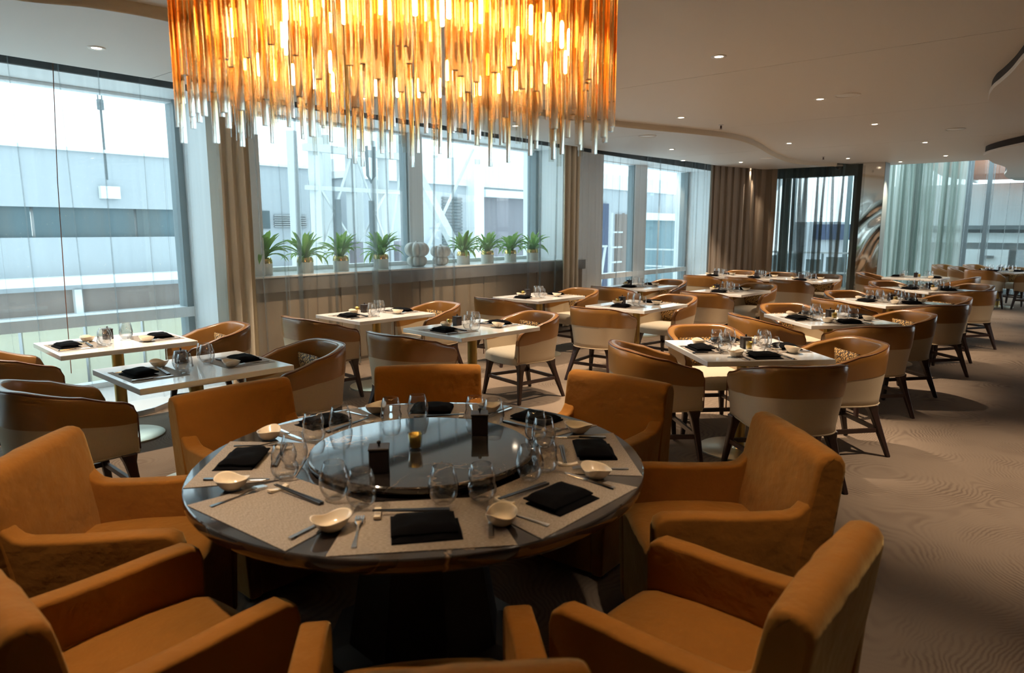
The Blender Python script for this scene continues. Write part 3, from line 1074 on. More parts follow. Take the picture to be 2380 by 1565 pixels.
# beyond the glass doors and the atrium: ship's upper works
sw = thing('ship_deckhouse', 'white ship deckhouse with lockers seen beyond the far glazing', 'ship')
xbox('bulkhead', 26, 26.4, -5.4, 12, -2, 3.0, 'bldg_white', sw)
xbox('deck_edge', 25.2, 26.0, -5.4, 12, 1.60, 1.72, 'rubber_dark', sw)
xbox('deck_band', 25.4, 26.0, -5.4, 12, 1.2, 1.5, 'bldg_white', sw)
xbox('locker', 25.3, 25.9, -3.0, -1.9, -2, 1.0, 'bldg_white', sw)
for z_ in (0.75, 0.15):
    xbox('handle', 25.22, 25.3, -2.6, -2.25, z_, z_ + 0.07, 'rubber_dark', sw)
xbox('locker', 25.3, 25.9, -1.7, -0.5, -2, 1.0, 'bldg_pale', sw)
lb = thing('lifeboat', 'orange lifeboat hull above the deckhouse beyond the far glazing', 'boat')
mb = MB()
rings = []
for i in range(13):
    x = lerp(-2.6, 2.6, i / 12)
    r_ = max(0.05, (1 - (x / 2.65) ** 4)) ** 0.5
    rings.append([W(24.9 + 0.8 * r_ * math.cos(a), -1.6 + x, 3.75 + 0.72 * r_ * math.sin(a)) for a in [2 * PI * k / 14 for k in range(14)]])
mb.loft(rings)
mb.build('hull', 'boat_orange', lb, smooth=True)
xbox('cradle_bar', 24.4, 25.9, -3.0, -2.9, 3.02, 3.12, 'bldg_white', lb)
xbox('cradle_bar', 24.4, 25.9, -0.5, -0.4, 3.02, 3.12, 'bldg_white', lb)
dk = thing('deck_railing', 'grey deck railing with life-jacket lockers beyond the glass doors', 'railing')
for k in range(12):
    MB().bar(W(20.5, -12 + k * 0.62, -0.2), W(20.5, -12 + k * 0.62, 0.95), 0.05, 0.05).build('post', 'frame_grey', dk)
for z_ in (0.4, 0.95):
    MB().bar(W(20.5, -12.0, z_), W(20.5, -5.0, z_), 0.05, 0.05).build('rail', 'steel_white', dk)
for k in range(8):
    xbox('locker', 20.7, 21.0, -9.6 + k * 0.55, -9.25 + k * 0.55, -0.2, 0.75 + 0.08 * (k % 3), 'frame_grey', dk)
cn = thing('cargo_crane', 'pale blue cargo crane structure beyond the far glass doors', 'crane')
MB().bar(W(30, -12.5, -2), W(30, -12.5, 9), 0.8, 0.8).build('mast', 'bldg_pale', cn)
MB().bar(W(30, -12.5, 1.5), W(30, -8.0, 6.5), 0.5, 0.5).build('jib', 'steel_white', cn)
xbox('cabin', 29, 31, -9.5, -7.8, -2, 1.9, 'bldg_pale', cn)
xbox('cabin_stripe', 28.9, 31, -8.6, -7.0, 1.2, 1.8, 'bldg_blue', cn)

# ================================================================== CEILING FIXTURES
def zc(x, y):
    p = at(x, y, H_WIN)
    s = p[0] * TX + p[1] * TY
    n = p[0] * NX + p[1] * NY
    return H_WIN if (n < spl(SOF, s) and s < 15.4) else H_MAIN
def downlight(px, py, label, power=70, spot=70, seen=True, loc=None, group=None, blend=0.6):
    if loc is None:
        z = zc(px, py)
        loc = at(px, py, z)
    t = thing('ceiling_downlight', label, 'light', (loc[0], loc[1], loc[2]), 0, group)
    MB().lathe([(0.033, -0.002), (0.036, -0.005), (0.058, -0.007), (0.062, 0.0)], 20).build('trim_ring', 'white_plastic', t, smooth=True)
    MB().lathe([(0.0005, -0.003), (0.034, -0.003)], 20).build('lens', 'warm_lens', t, smooth=True)
    ld_ = bpy.data.lights.new('downlight_lamp', 'SPOT')
    ld_.energy = power
    ld_.color = (1.0, 0.77, 0.54)
    ld_.spot_size = R(spot)
    ld_.spot_blend = blend
    ld_.shadow_soft_size = 0.035
    lo = bpy.data.objects.new('downlight_lamp', ld_)
    col.objects.link(lo)
    lo.parent = t
    lo.location = (0, 0, -0.012)
    return t
DL = [
 (224, 111, 'recessed ceiling downlight above the tall left window'),
 (1671, 131, 'recessed ceiling downlight, the large one right of the chandelier'),
 (1906, 230, 'recessed ceiling downlight beside the round ceiling speaker'),
 (1583, 273, 'recessed ceiling downlight just right of the chandelier tips'),
 (1561, 347, 'recessed ceiling downlight over the second sheer window'),
 (1588, 373, 'small ceiling downlight close to the sheer curtain track'),
 (1834, 333, 'ceiling downlight right of the curved ceiling step'),
 (1722, 377, 'ceiling downlight in front of the brown corner drape'),
 (1743, 393, 'ceiling downlight washing the brown corner drape with light'),
 (1971, 368, 'ceiling downlight right of the far sprinkler'),
 (2093, 376, 'ceiling downlight in front of the pale green tall sheer'),
 (2150, 331, 'ceiling downlight in the middle of the far ceiling field'),
 (2198, 362, 'ceiling downlight at the far ceiling edge by the curved island'),
]
DLP = {0: 240, 1: 400, 2: 400, 3: 320}
for i, (x, y, lab) in enumerate(DL):
    downlight(x, y, lab, power=DLP.get(i, 240))
# the lamp grid carried on unseen for more light, above and beside the camera or behind the chandelier
for k, (ss_, nn_, lab) in enumerate([
    (3.42, -2.6, 'ceiling downlight just beyond the chandelier rods'), (0.6, -2.35, 'ceiling downlight left of the camera near the chandelier'),
    (2.0, -0.4, 'ceiling downlight above the right side of the round table'), (5.2, 0.1, 'ceiling downlight above the aisle beside the first square table'),  # round-table lamp set off the grid to brighten the chairs below
    (7.7, 0.1, 'ceiling downlight above the aisle beside the second square table'), (0.2, 0.3, 'ceiling downlight directly over the camera'),
    (4.5, -5.75, 'ceiling downlight over the low wall below the leftmost plants'), (6.9, -5.75, 'ceiling downlight over the low wall below the right-hand plants'),
    (5.4, -4.0, 'added unseen ceiling downlight brightening the second row, behind the chandelier'), (10.1, 0.1, 'ceiling downlight above the far aisle'), (10.2, -2.35, 'ceiling downlight over the third square table')]):  # second-row lamp is added to brighten the tables there
    x, y, _ = W(ss_, nn_)
    downlight(0, 0, lab, power=(260, 120, 80, 270, 310, 45, 280, 280, 300, 270, 270)[k], loc=(x, y, H_WIN if nn_ < -5 else H_MAIN), spot={0: 46, 2: 54}.get(k, 70))
def speaker(px, py, label):
    z = zc(px, py)
    p = at(px, py, z)
    t = thing('ceiling_speaker', label, 'speaker', p, 0, None)
    MB().lathe([(0.0005, -0.004), (0.105, -0.004), (0.11, -0.002)], 24).build('grille', 'white_plastic', t, smooth=True)
    MB().lathe([(0.11, 0.0), (0.112, -0.008), (0.125, -0.007), (0.128, 0.0)], 24).build('trim_ring', 'ceiling_paint', t, smooth=True)
speaker(1970, 221, 'round flush ceiling speaker above the aisle tables')
speaker(1505, 316, 'round ceiling speaker near the curved ceiling step')
speaker(2220, 300, 'round ceiling speaker near the dark curved slot')
speaker(1780, 368, 'round ceiling speaker near the brown corner drape')
for (px, py, lab) in ((1676, 296, 'fire sprinkler head beside the curved ceiling step'), (1914, 370, 'fire sprinkler head in the far ceiling by the dome camera')):
    z = H_MAIN
    p = at(px, py - 6, z)
    t = thing('sprinkler', lab, 'sprinkler', p)
    MB().lathe([(0.035, 0.0), (0.034, -0.006), (0.012, -0.012)], 14).build('plate', 'steel_satin', t, smooth=True)
    m_ = MB()
    m_.lathe([(0.010, -0.01), (0.010, -0.03), (0.006, -0.05)], 10)
    m_.box(-0.012, -0.008, -0.003, 0.003, -0.06, -0.02)
    m_.box(0.008, 0.012, -0.003, 0.003, -0.06, -0.02)
    m_.lathe([(0.002, -0.062), (0.02, -0.06), (0.002, -0.058)], 10)
    m_.build('head', 'sprinkler_red', t)
p = at(1950, 383, H_MAIN)
t = thing('dome_camera', 'black ceiling dome security camera above the far doors', 'camera', p)
MB().lathe([(0.10, 0.0), (0.10, -0.03), (0.085, -0.04)], 20).build('mount', 'white_plastic', t, smooth=True)
MB().lathe([(0.085, -0.04), (0.08, -0.07), (0.06, -0.10), (0.03, -0.12), (0.001, -0.126)], 20).build('dome', 'camera_dome', t, smooth=True)

# ================================================================== SILL OBJECTS
ZS = 1.105
def leaf_mesh(L, wd, droop, lift, mat, seed):
    rr = random.Random(seed)
    rows = []
    n = 7
    x = z = 0.0
    ang = lift
    for i in range(n):
        t = i / (n - 1)
        w_ = wd * (0.35 + 1.3 * t) * (1 - t) ** 0.55 * 1.25 if i < n - 1 else 0.0015
        rows.append([(x, -w_ / 2, z + w_ * 0.25), (x, 0, z), (x, w_ / 2, z + w_ * 0.25)])
        x += L / (n - 1) * math.cos(ang)
        z += L / (n - 1) * math.sin(ang)
        ang -= droop / (n - 1)
    mb = MB()
    mb.loft(rows, close=False, cap0=False, cap1=False)
    return mb.mesh('leaf', mat, smooth=True)
LEAVES = [leaf_mesh(0.27, 0.044, 1.3, 1.0, 'leaf_green', 1), leaf_mesh(0.25, 0.048, 1.0, 1.2, 'leaf_green', 2), leaf_mesh(0.27, 0.042, 1.8, 0.85, 'leaf_green', 3),
          leaf_mesh(0.23, 0.055, 0.5, 1.42, 'leaf_pale', 4), leaf_mesh(0.24, 0.042, 2.0, 0.65, 'leaf_green', 5)]
POT = MB().lathe([(0.085, 0.0), (0.086, 0.11), (0.080, 0.113), (0.078, 0.09), (0.001, 0.088)], 22, cap0=True).mesh('pot', 'pot_white', smooth=False)
smooth_by_angle(POT)
GOLD = MB().lathe([(0.0862, 0.108), (0.084, 0.130), (0.080, 0.150), (0.072, 0.165), (0.066, 0.162), (0.070, 0.145), (0.07, 0.115)], 22,
                  fn=lambda r, z, a: r * (1 + 0.03 * math.cos(11 * a))).mesh('gold_rim', 'gold_shiny', smooth=True)
SOIL = MB().lathe([(0.001, 0.15), (0.068, 0.148)], 16).mesh('soil', 'soil')
def plant(s, n, label, seed, sc_=1.0):
    rr = random.Random(seed)
    t = thing('potted_plant', label, 'plant', W(s, n, ZS), rr.random() * 6, 'potted plants on the window sill')
    t.scale = (sc_, sc_, sc_)
    link('pot', POT, t)
    link('gold_rim', GOLD, t)
    link('soil', SOIL, t)
    rz0 = t.rotation_euler[2]
    for k in range(36):
        me = LEAVES[rr.choice((0, 0, 1, 1, 2, 2, 3, 4))] if k > 2 else LEAVES[3]
        o = link('leaf', me, t)
        a = k * 2.39996 + rr.uniform(-0.2, 0.2)
        o.location = (0.022 * math.cos(a), 0.022 * math.sin(a), 0.15)
        o.rotation_euler = (rr.uniform(-0.15, 0.15), rr.uniform(-0.25, 0.25), a)
        q = rr.uniform(1.05, 1.38)
        d_ = math.cos(a + rz0 - math.atan2(-NY, -NX))      # leaves that meet the pane stay short and upright
        if d_ > 0.1:
            q *= 1 - 0.2 * d_
        o.scale = (q, q, q)
ords = ['leftmost', 'second', 'third', 'fourth', 'fifth', 'sixth', 'seventh', 'rightmost']
def sill_s(px):
    # where the sight line through a pixel column crosses the middle of the sill
    u = (px - 1190.0) / 1590.0
    best = min(((abs((lambda P: P[0] / (P[1] * 0.9878 + 0.55 * 0.1556))(W(s_ / 100, -6.99)) - u)), s_ / 100) for s_ in range(360, 1000))
    return best[1]
for i, px in enumerate((613, 710, 794, 886, 1077, 1133, 1186, 1238)):
    plant(sill_s(px), -6.99, '%s of the eight potted plants on the sill, in a white and gold pot' % ords[i], 50 + i, (1.14, 1.1, 1.1, 1.12, 1.1, 1.12, 1.1, 1.12)[i])
def pumpkin(s, label, R_, H_):
    t = thing('pumpkin_sculpture', label, 'sculpture', W(s, -6.97, ZS), 0, 'white lobed sculptures on the sill')
    lob = lambda k: (lambda r, z, a: r * (0.74 + 0.28 * abs(math.cos(k * a / 2)) ** 0.55))
    def body(r, z0, h):
        return [(r * math.sin(PI * (0.06 + 0.88 * i / 12)) ** 0.75, z0 + h * (0.5 - 0.5 * math.cos(PI * i / 12))) for i in range(13)]
    MB().lathe(body(R_ * 0.82, 0.0, H_ * 0.45), 64, cap0=True, cap1=True, fn=lob(8)).build('lower_lobes', 'sculpture_white', t, smooth=True)
    MB().lathe(body(R_, H_ * 0.38, H_ * 0.58), 64, cap0=True, cap1=True, fn=lob(8)).build('upper_lobes', 'sculpture_white', t, smooth=True)
    MB().lathe([(0.025, H_ * 0.90), (0.018, H_ * 1.0), (0.001, H_ * 1.01)], 10).build('stalk', 'sculpture_white', t, smooth=True)
pumpkin(sill_s(968), 'larger white double-lobed pumpkin sculpture on the sill', 0.165, 0.34)
pumpkin(sill_s(1022), 'smaller white double-lobed pumpkin sculpture on the sill', 0.14, 0.285)

# ================================================================== FURNITURE PROTOTYPES
def u_path(w, dback, dfront, n=40, taper=1.0):
    """plan of a tub shell from front-left round the back to front-right"""
    pts = []
    hw = w / 2 * taper
    f = dfront
    b = -dback * (0.5 + 0.5 * taper)
    r = hw
    for i in range(n + 1):
        t = i / n
        a = PI + PI * t               # back half: superellipse
        if t < 0.22:
            q = t / 0.22
            pts.append((-hw * (0.955 + 0.045 * q), lerp(f, 0.0, q)))
        elif t > 0.78:
            q = (1 - t) / 0.22
            pts.append((hw * (0.955 + 0.045 * q), lerp(f, 0.0, q)))
        else:
            q = (t - 0.22) / 0.56
            a = PI + PI * q
            c, s = math.cos(a), math.sin(a)
            e = 2.0 / 2.7
            pts.append((math.copysign(abs(c) ** e, c) * hw, -(abs(s) ** e) * -b))
    return pts
def tub_proto():
    N = 56
    W0, DB, DF = 0.625, 0.31, 0.27
    TH = 0.052
    def hgt(t):
        q = abs(t - 0.5) * 2          # 0 back .. 1 front
        return lerp(0.80, 0.672, sstep((q - 0.18) / 0.80))
    def seam(t):
        q = abs(t - 0.5) * 2
        return hgt(t) - lerp(0.195, 0.125, sstep((q - 0.2) / 0.8))
    def taper(z):
        return lerp(0.84, 1.0, sstep((z - 0.36) / 0.40) ** 0.8 if z > 0.36 else 0)
    ZB = 0.365
    def ring(zf, inset, rndf=True):
        out = []
        for i in range(N + 1):
            t = i / N
            z = zf(t)
            # round the front top corner
            d_end = min(t, 1 - t) * N
            tp = taper(z)
            P_ = u_path(W0 - 2 * inset, DB - inset, DF, N, tp)
            x, y = P_[i]
            out.append((x, y, z))
        return out
    # rounded drop of the top at the arm fronts
    def htop(t):
        d = min(t, 1 - t) * (1 / 0.22) * 0.27      # metres from the arm front
        h = hgt(t)
        r = 0.075
        if d < r:
            h -= r - math.sqrt(max(0, r * r - (r - d) ** 2))
        return h
    top_in = lambda t: htop(t)
    rings_out = [ring(lambda t: ZB + 0.0, 0.012), ring(lambda t: ZB + 0.012, 0.0)] + [ring(lambda t, k=k: lerp(ZB + 0.012, min(seam(t), htop(t) - 0.02), k / 5), 0.0) for k in range(1, 6)]
    rings_band = [ring(lambda t, k=k: lerp(min(seam(t), htop(t) - 0.02), htop(t) - 0.014, k / 4), -0.002) for k in range(5)]
    rings_band += [ring(lambda t: htop(t) - 0.004, 0.006), ring(lambda t: htop(t), 0.018), ring(lambda t: htop(t), TH - 0.018), ring(lambda t: htop(t) - 0.005, TH - 0.004)]
    rings_band += [ring(lambda t, k=k: lerp(htop(t) - 0.016, min(seam(t), htop(t) - 0.02), k / 3), TH) for k in range(4)]
    rings_in = [ring(lambda t, k=k: lerp(min(seam(t), htop(t) - 0.02), 0.42, k / 3), TH + 0.001) for k in range(4)]
    fab = MB()
    fab.loft(rings_out, close=False, cap0=False, cap1=False)
    fab.loft(rings_in, close=False, cap0=False, cap1=False)
    # front ends and underside of the shell
    for e in (0, N):
        for ro, ri in ((rings_out, rings_in),):
            col_o = [r[e] for r in ro]
            col_i = [r[e] for r in reversed(ri)]
            m_ = min(len(col_o), len(col_i))
            a0 = col_o[0]
            ring_pts = [r[e] for r in rings_out] + [r[e] for r in rings_in]
            fab.add(ring_pts, [tuple(range(len(ring_pts)))])
    und = [r for r in rings_out[0]]
    fab.add(und, [tuple(range(len(und)))])
    band = MB()
    band.loft(rings_band, close=False, cap0=False, cap1=False)
    for e in (0, N):
        pts = [r[e] for r in rings_band]
        band.add(pts, [tuple(range(len(pts)))])
    pip = MB()
    top_edge = ring(lambda t: htop(t) - 0.003, 0.002)
    pip.tube([top_edge[0][:2] + (0.40,)] + top_edge + [top_edge[-1][:2] + (0.40,)], 0.0045, 5)
    pip2 = MB()
    pip2.tube(ring(lambda t: ZB + 0.008, -0.002), 0.005, 5)
    # seat cushion
    seat = MB()
    rows = []
    prof = [(0.0, 0.365), (0.0, 0.42), (0.012, 0.448), (0.04, 0.465), (0.12, 0.478), (0.24, 0.482)]
    def seat_ring(ins, z):
        pts = []
        for i in range(33):
            t = i / 32
            x, y = u_path(0.565 * 0.93, 0.255, 0.275, 32, 1.0)[i]
            pts.append((x, y))
        fr = [(lerp(pts[-1][0], pts[0][0], k / 10), 0.275 + 0.05 * math.sin(PI * k / 10) ** 0.6) for k in range(1, 10)]
        pts = pts + fr
        return [(x * (1 - ins / 0.28), 0.0 + (y) * (1 - ins / 0.28), z) for x, y in pts]
    seat.loft([seat_ring(i, z) for i, z in prof], close=True, cap0=True, cap1=True)
    out = [('fabric_shell', smooth_by_angle(fab.mesh('fabric_shell', 'beige_fabric'), 50), None),
           ('leather_band', smooth_by_angle(band.mesh('leather_band', 'leather'), 60), None),
           ('piping', pip.mesh('piping', 'piping', smooth=True), 1),
           ('piping', pip2.mesh('piping', 'beige_fabric', smooth=True), 0),
           ('seat', smooth_by_angle(seat.mesh('seat', 'seat_fabric'), 60), None)]
    for (tx, ty, bx, by) in ((-0.235, 0.215, -0.285, 0.27), (0.235, 0.215, 0.285, 0.27), (-0.19, -0.17, -0.262, -0.29), (0.19, -0.17, 0.262, -0.29)):
        L = MB()
        rr_ = []
        for f, w_ in ((0, 0.085), (0.14, 0.058), (0.30, 0.048), (1, 0.031)):
            cx, cy, z = lerp(tx, bx, f), lerp(ty, by, f), lerp(0.375, 0.0, f)
            rr_.append([(cx - w_ / 2, cy - w_ / 2, z), (cx + w_ / 2, cy - w_ / 2, z), (cx + w_ / 2, cy + w_ / 2, z), (cx - w_ / 2, cy + w_ / 2, z)])
        L.loft(rr_)
        out.append(('leg', L.mesh('leg', 'dark_wood', bevel=0.006, seg=1), None))
    def legp(tx, ty, bx, by, z):
        f = 1 - z / 0.375
        return (lerp(tx, bx, f), lerp(ty, by, f), z)
    fl_, fr_ = legp(-0.235, 0.215, -0.285, 0.27, 0.19), legp(0.235, 0.215, 0.285, 0.27, 0.19)
    rl_, rr2 = legp(-0.19, -0.17, -0.262, -0.29, 0.19), legp(0.19, -0.17, 0.262, -0.29, 0.19)
    for a, b in ((fl_, rl_), (fr_, rr2), (rl_, rr2), (fl_, fr_)):
        out.append(('stretcher', MB().bar(a, b, 0.02, 0.03).mesh('stretcher', 'dark_wood'), None))
    return out
TUB = tub_proto()

def arm_proto():
    """slip-covered armchair, faces +y"""
    rr = random.Random(4)
    WD = 0.60
    # side panel outline (y, z): arm with a gusset rising into the back
    prof = [(0.325, 0.02), (0.335, 0.30), (0.340, 0.56), (0.330, 0.595), (0.300, 0.612), (0.20, 0.612), (0.08, 0.606), (-0.04, 0.604), (-0.14, 0.606), (-0.168, 0.614),
            (-0.186, 0.630), (-0.202, 0.650), (-0.235, 0.66), (-0.285, 0.66), (-0.305, 0.60), (-0.29, 0.30), (-0.265, 0.02)]
    parts = []
    for sgn in (-1, 1):
        mb = MB()
        x0, x1 = sgn * (WD / 2 - 0.075), sgn * WD / 2
        a = [(x0, y, z) for y, z in prof]
        b = [(x1 - sgn * (0.02 if z < 0.1 else 0.0), y, z) for y, z in prof]
        if sgn < 0:
            a, b = b, a
        mb.loft([a, b])
        me = mb.mesh('side_panel', 'velvet', bevel=0.013, seg=3, angle=60)
        smooth_by_angle(me, 75)
        parts.append(('side_panel', me, None))
    # upholstered back: one slab over the full width, leaning, with soft corners
    mb = MB()
    rows = []
    hw = WD / 2 + 0.002
    sec = [(-0.250, 0.02), (-0.285, 0.40), (-0.312, 0.62), (-0.328, 0.775), (-0.326, 0.805), (-0.312, 0.826), (-0.290, 0.834), (-0.266, 0.834), (-0.244, 0.826), (-0.231, 0.806), (-0.224, 0.775), (-0.196, 0.62), (-0.176, 0.50), (-0.165, 0.40), (-0.15, 0.30)]
    cy_, cz_ = -0.275, 0.60
    xs = [-1, -0.985, -0.955, -0.9, -0.7, -0.45, -0.2, 0.0, 0.2, 0.45, 0.7, 0.9, 0.955, 0.985, 1]
    for (y, z) in sec:
        row = []
        for q in xs:
            e = {1: 0.013, 0.985: 0.004, 0.955: 0.001}.get(abs(q), 0.0)
            bow = 0.010 * (1 - q * q) * (1 if y > -0.26 else -0.5)
            yy = y + (e if y < cy_ else -e) + bow + 0.0035 * math.sin(11 * q + z * 14) * (1 - abs(q))
            zz = z - (e if z > 0.79 else 0) - 0.006 * q * q * (1 if z > 0.7 else 0)
            row.append((q * hw, yy, zz))
        rows.append(row)
    mb.loft(rows, close=False, cap0=False, cap1=False)
    for e in (0, len(xs) - 1):
        mb.add([r[e] for r in rows], [tuple(range(len(rows)))])
    parts.append(('backrest', smooth_by_angle(mb.mesh('backrest', 'velvet'), 55), None))
    # seat cushion
    mb = MB()
    hw = WD / 2 - 0.073
    rows = []
    for (y, z) in ((0.32, 0.03), (0.33, 0.34), (0.335, 0.42), (0.322, 0.446), (0.29, 0.458), (0.15, 0.468), (0.0, 0.466), (-0.13, 0.455), (-0.2, 0.44)):
        row = []
        for j in range(13):
            x = lerp(-hw, hw, j / 12)
            q = (x / hw)
            crown = (0.012 * (1 - q * q)) if z > 0.4 else 0
            row.append((x, y + 0.01 * (1 - q * q) * (1 if y > 0.28 else 0), z + crown - (0.010 if abs(q) > 0.99 and z > 0.4 else 0)))
        rows.append(row)
    mb.loft(rows, close=False, cap0=False, cap1=False)
    parts.append(('seat', mb.mesh('seat', 'velvet', smooth=True), None))
    for (x, y) in ((-0.25, 0.27), (0.25, 0.27), (-0.25, -0.24), (0.25, -0.24)):
        parts.append(('leg', MB().loft([[(x - .02, y - .02, 0), (x + .02, y - .02, 0), (x + .02, y + .02, 0), (x - .02, y + .02, 0)], [(x - .025, y - .025, 0.05), (x + .025, y - .025, 0.05), (x + .025, y + .025, 0.05), (x - .025, y + .025, 0.05)]]).mesh('leg', 'dark_wood'), None))
    return parts
ARM = arm_proto()

def cushion_proto():
    mb = MB()
    rows = []
    n = 12
    top, bot = [], []
    hw, hh = 0.17, 0.135
    for i in range(n + 1):
        rt, rb = [], []
        for j in range(n + 1):
            u, v = lerp(-1, 1, i / n), lerp(-1, 1, j / n)
            pin = 1 - 0.10 * (1 - u * u) * abs(v) ** 2 * 0.6
            x = u * hw * (1 - 0.07 * (1 - v * v) * 0) * (1 - 0.08 * (1 - abs(v)) * (abs(u) > 0.99))
            y = v * hh
            th = 0.055 * ((1 - u * u) * (1 - v * v)) ** 0.42
            rt.append((x, th, y))
            rb.append((x, -th, y))
        top.append(rt)
        bot.append(rb)
    mb.loft(top, close=False, cap0=False, cap1=False)
    mb.loft(bot, close=False, cap0=False, cap1=False)
    return [('cushion', mb.mesh('cushion', 'cushion_print', smooth=True), None)]
CUSH = cushion_proto()

def table_proto(w, d):
    """w across (x), d along (y); white lacquer top on a brass column"""
    top = MB().box(-w / 2, w / 2, -d / 2, d / 2, 0.715, 0.75).mesh('table_top', 'white_lacquer', bevel=0.004, seg=2)
    colm = MB().lathe([(0.042, 0.012), (0.042, 0.70)], 20).mesh('column', 'brass', smooth=True)
    base = MB().lathe([(0.285, 0.0), (0.285, 0.010), (0.28, 0.013), (0.05, 0.016), (0.042, 0.03)], 40, cap0=True).mesh('base_disc', 'pale_brass')
    smooth_by_angle(base)
    plate = MB().box(-0.2, 0.2, -0.2, 0.2, 0.70, 0.715).mesh('under_plate', 'brass')
    return [('table_top', top, None), ('column', colm, None), ('base_disc', base, None), ('under_plate', plate, None)]

# ------------------------------------------------------------------ tableware
def glass_wine():
    pr = [(0.0008, 0.004), (0.016, 0.0035), (0.021, 0.001), (0.026, 0.004), (0.037, 0.016), (0.045, 0.034), (0.0485, 0.052), (0.047, 0.074), (0.041, 0.098), (0.0335, 0.122), (0.0325, 0.123), (0.0327, 0.1215)]
    return [('wine_glass', MB().lathe(pr, 28).mesh('wine_glass', 'table_glass', smooth=True), None)]
def glass_tumbler():
    pr = [(0.0008, 0.005), (0.017, 0.0045), (0.022, 0.001), (0.028, 0.003), (0.040, 0.014), (0.0465, 0.030), (0.0465, 0.044), (0.0425, 0.056), (0.041, 0.063), (0.0430, 0.074), (0.0425, 0.090), (0.036, 0.110), (0.0325, 0.118), (0.0315, 0.1185)]
    def fn(r, z, a):
        k = math.exp(-((z - 0.060) / 0.012) ** 2)
        return r * (1 - 0.10 * k * max(0, math.cos(a)) ** 2 + 0.03 * k * max(0, -math.cos(a)))
    return [('tumbler', MB().lathe(pr, 28, fn=fn).mesh('tumbler', 'table_glass', smooth=True), None)]
def bowl():
    pr = [(0.0008, 0.004), (0.020, 0.003), (0.022, 0.0), (0.030, 0.004), (0.043, 0.018), (0.052, 0.036), (0.054, 0.0385), (0.0525, 0.0395), (0.050, 0.036), (0.040, 0.019), (0.026, 0.009), (0.0008, 0.008)]
    def prof(seg=36):
        rings = []
        for r, z in pr:
            ring = []
            for j in range(seg):
                a = 2 * PI * j / seg
                k = (z / 0.04) ** 1.5
                rr_ = r * (1 + 0.16 * k * math.cos(2 * a))
                zz = z + 0.0055 * k * math.cos(2 * a + 0.4) + 0.003 * k * math.sin(3 * a)
                ring.append((rr_ * math.cos(a), rr_ * math.sin(a), zz))
            rings.append(ring)
        return rings
    mb = MB()
    mb.loft(prof(), True, False, False)
    return [('bowl', mb.mesh('bowl', 'ceramic', smooth=True), None)]
def flat(outline, th, bend, name, mat):
    """flat outline (x, y) symmetric strip list [(y, halfwidth)] -> thin solid bent by bend(y)"""
    mb = MB()
    mb.loft([[(-w, y, bend(y)), (w, y, bend(y)), (w * 0.8, y, bend(y) + th), (-w * 0.8, y, bend(y) + th)] for y, w in outline])
    return mb
def fork():
    b = lambda y: 0.001 + 0.010 * sstep((y - 0.0) / 0.06) * (1 - sstep((y - 0.06) / 0.05)) + 0.004 * sstep((y - 0.08) / 0.03)
    mb = flat([(-0.10, 0.006), (-0.095, 0.0085), (-0.06, 0.006), (0.0, 0.0035), (0.03, 0.004), (0.05, 0.011), (0.062, 0.0125)], 0.003, b, 'fork', 'steel')
    for k in range(4):
        x = -0.0105 + k * 0.007
        mb.bar((x, 0.06, b(0.06) + 0.0015), (x, 0.10, b(0.10) + 0.0015), 0.0032, 0.002)
    return [('fork', mb.mesh('fork', 'steel', smooth=False), None)]
def knife():
    b = lambda y: 0.001
    h = flat([(-0.11, 0.007), (-0.10, 0.009), (-0.05, 0.0075), (0.0, 0.006)], 0.006, b, 'h', 'steel')
    bl = flat([(0.0, 0.005), (0.015, 0.0065), (0.05, 0.0095), (0.085, 0.0095), (0.105, 0.006), (0.113, 0.001)], 0.0016, lambda y: 0.002, 'b', 'steel')
    h.v += []
    k = len(h.v)
    h.add(bl.v, bl.f)
    return [('knife', h.mesh('knife', 'steel'), None)]
def chopstick():
    mb = MB()
    rows = []
    for y, w in ((-0.115, 0.0017), (-0.02, 0.0026), (0.06, 0.0036), (0.112, 0.0042), (0.115, 0.0036)):
        rows.append([(-w, y, -w), (w, y, -w), (w, y, w), (-w, y, w)])
    mb.loft(rows)
    return [('chopstick', mb.mesh('chopstick', 'chop_black'), None)]
def rest():
    mb = MB()
    rows = []
    for i in range(9):
        t = lerp(-1, 1, i / 8)
        z = 0.006 + 0.007 * abs(t) ** 1.7
        y = t * 0.036
        w = 0.0115
        rows.append([(-w, y, max(0, z - 0.009)), (w, y, max(0, z - 0.009)), (w * 0.9, y, z), (-w * 0.9, y, z)])
    mb.loft(rows)
    return [('chopstick_rest', mb.mesh('chopstick_rest', 'ceramic', bevel=0.0015, seg=1), None)]
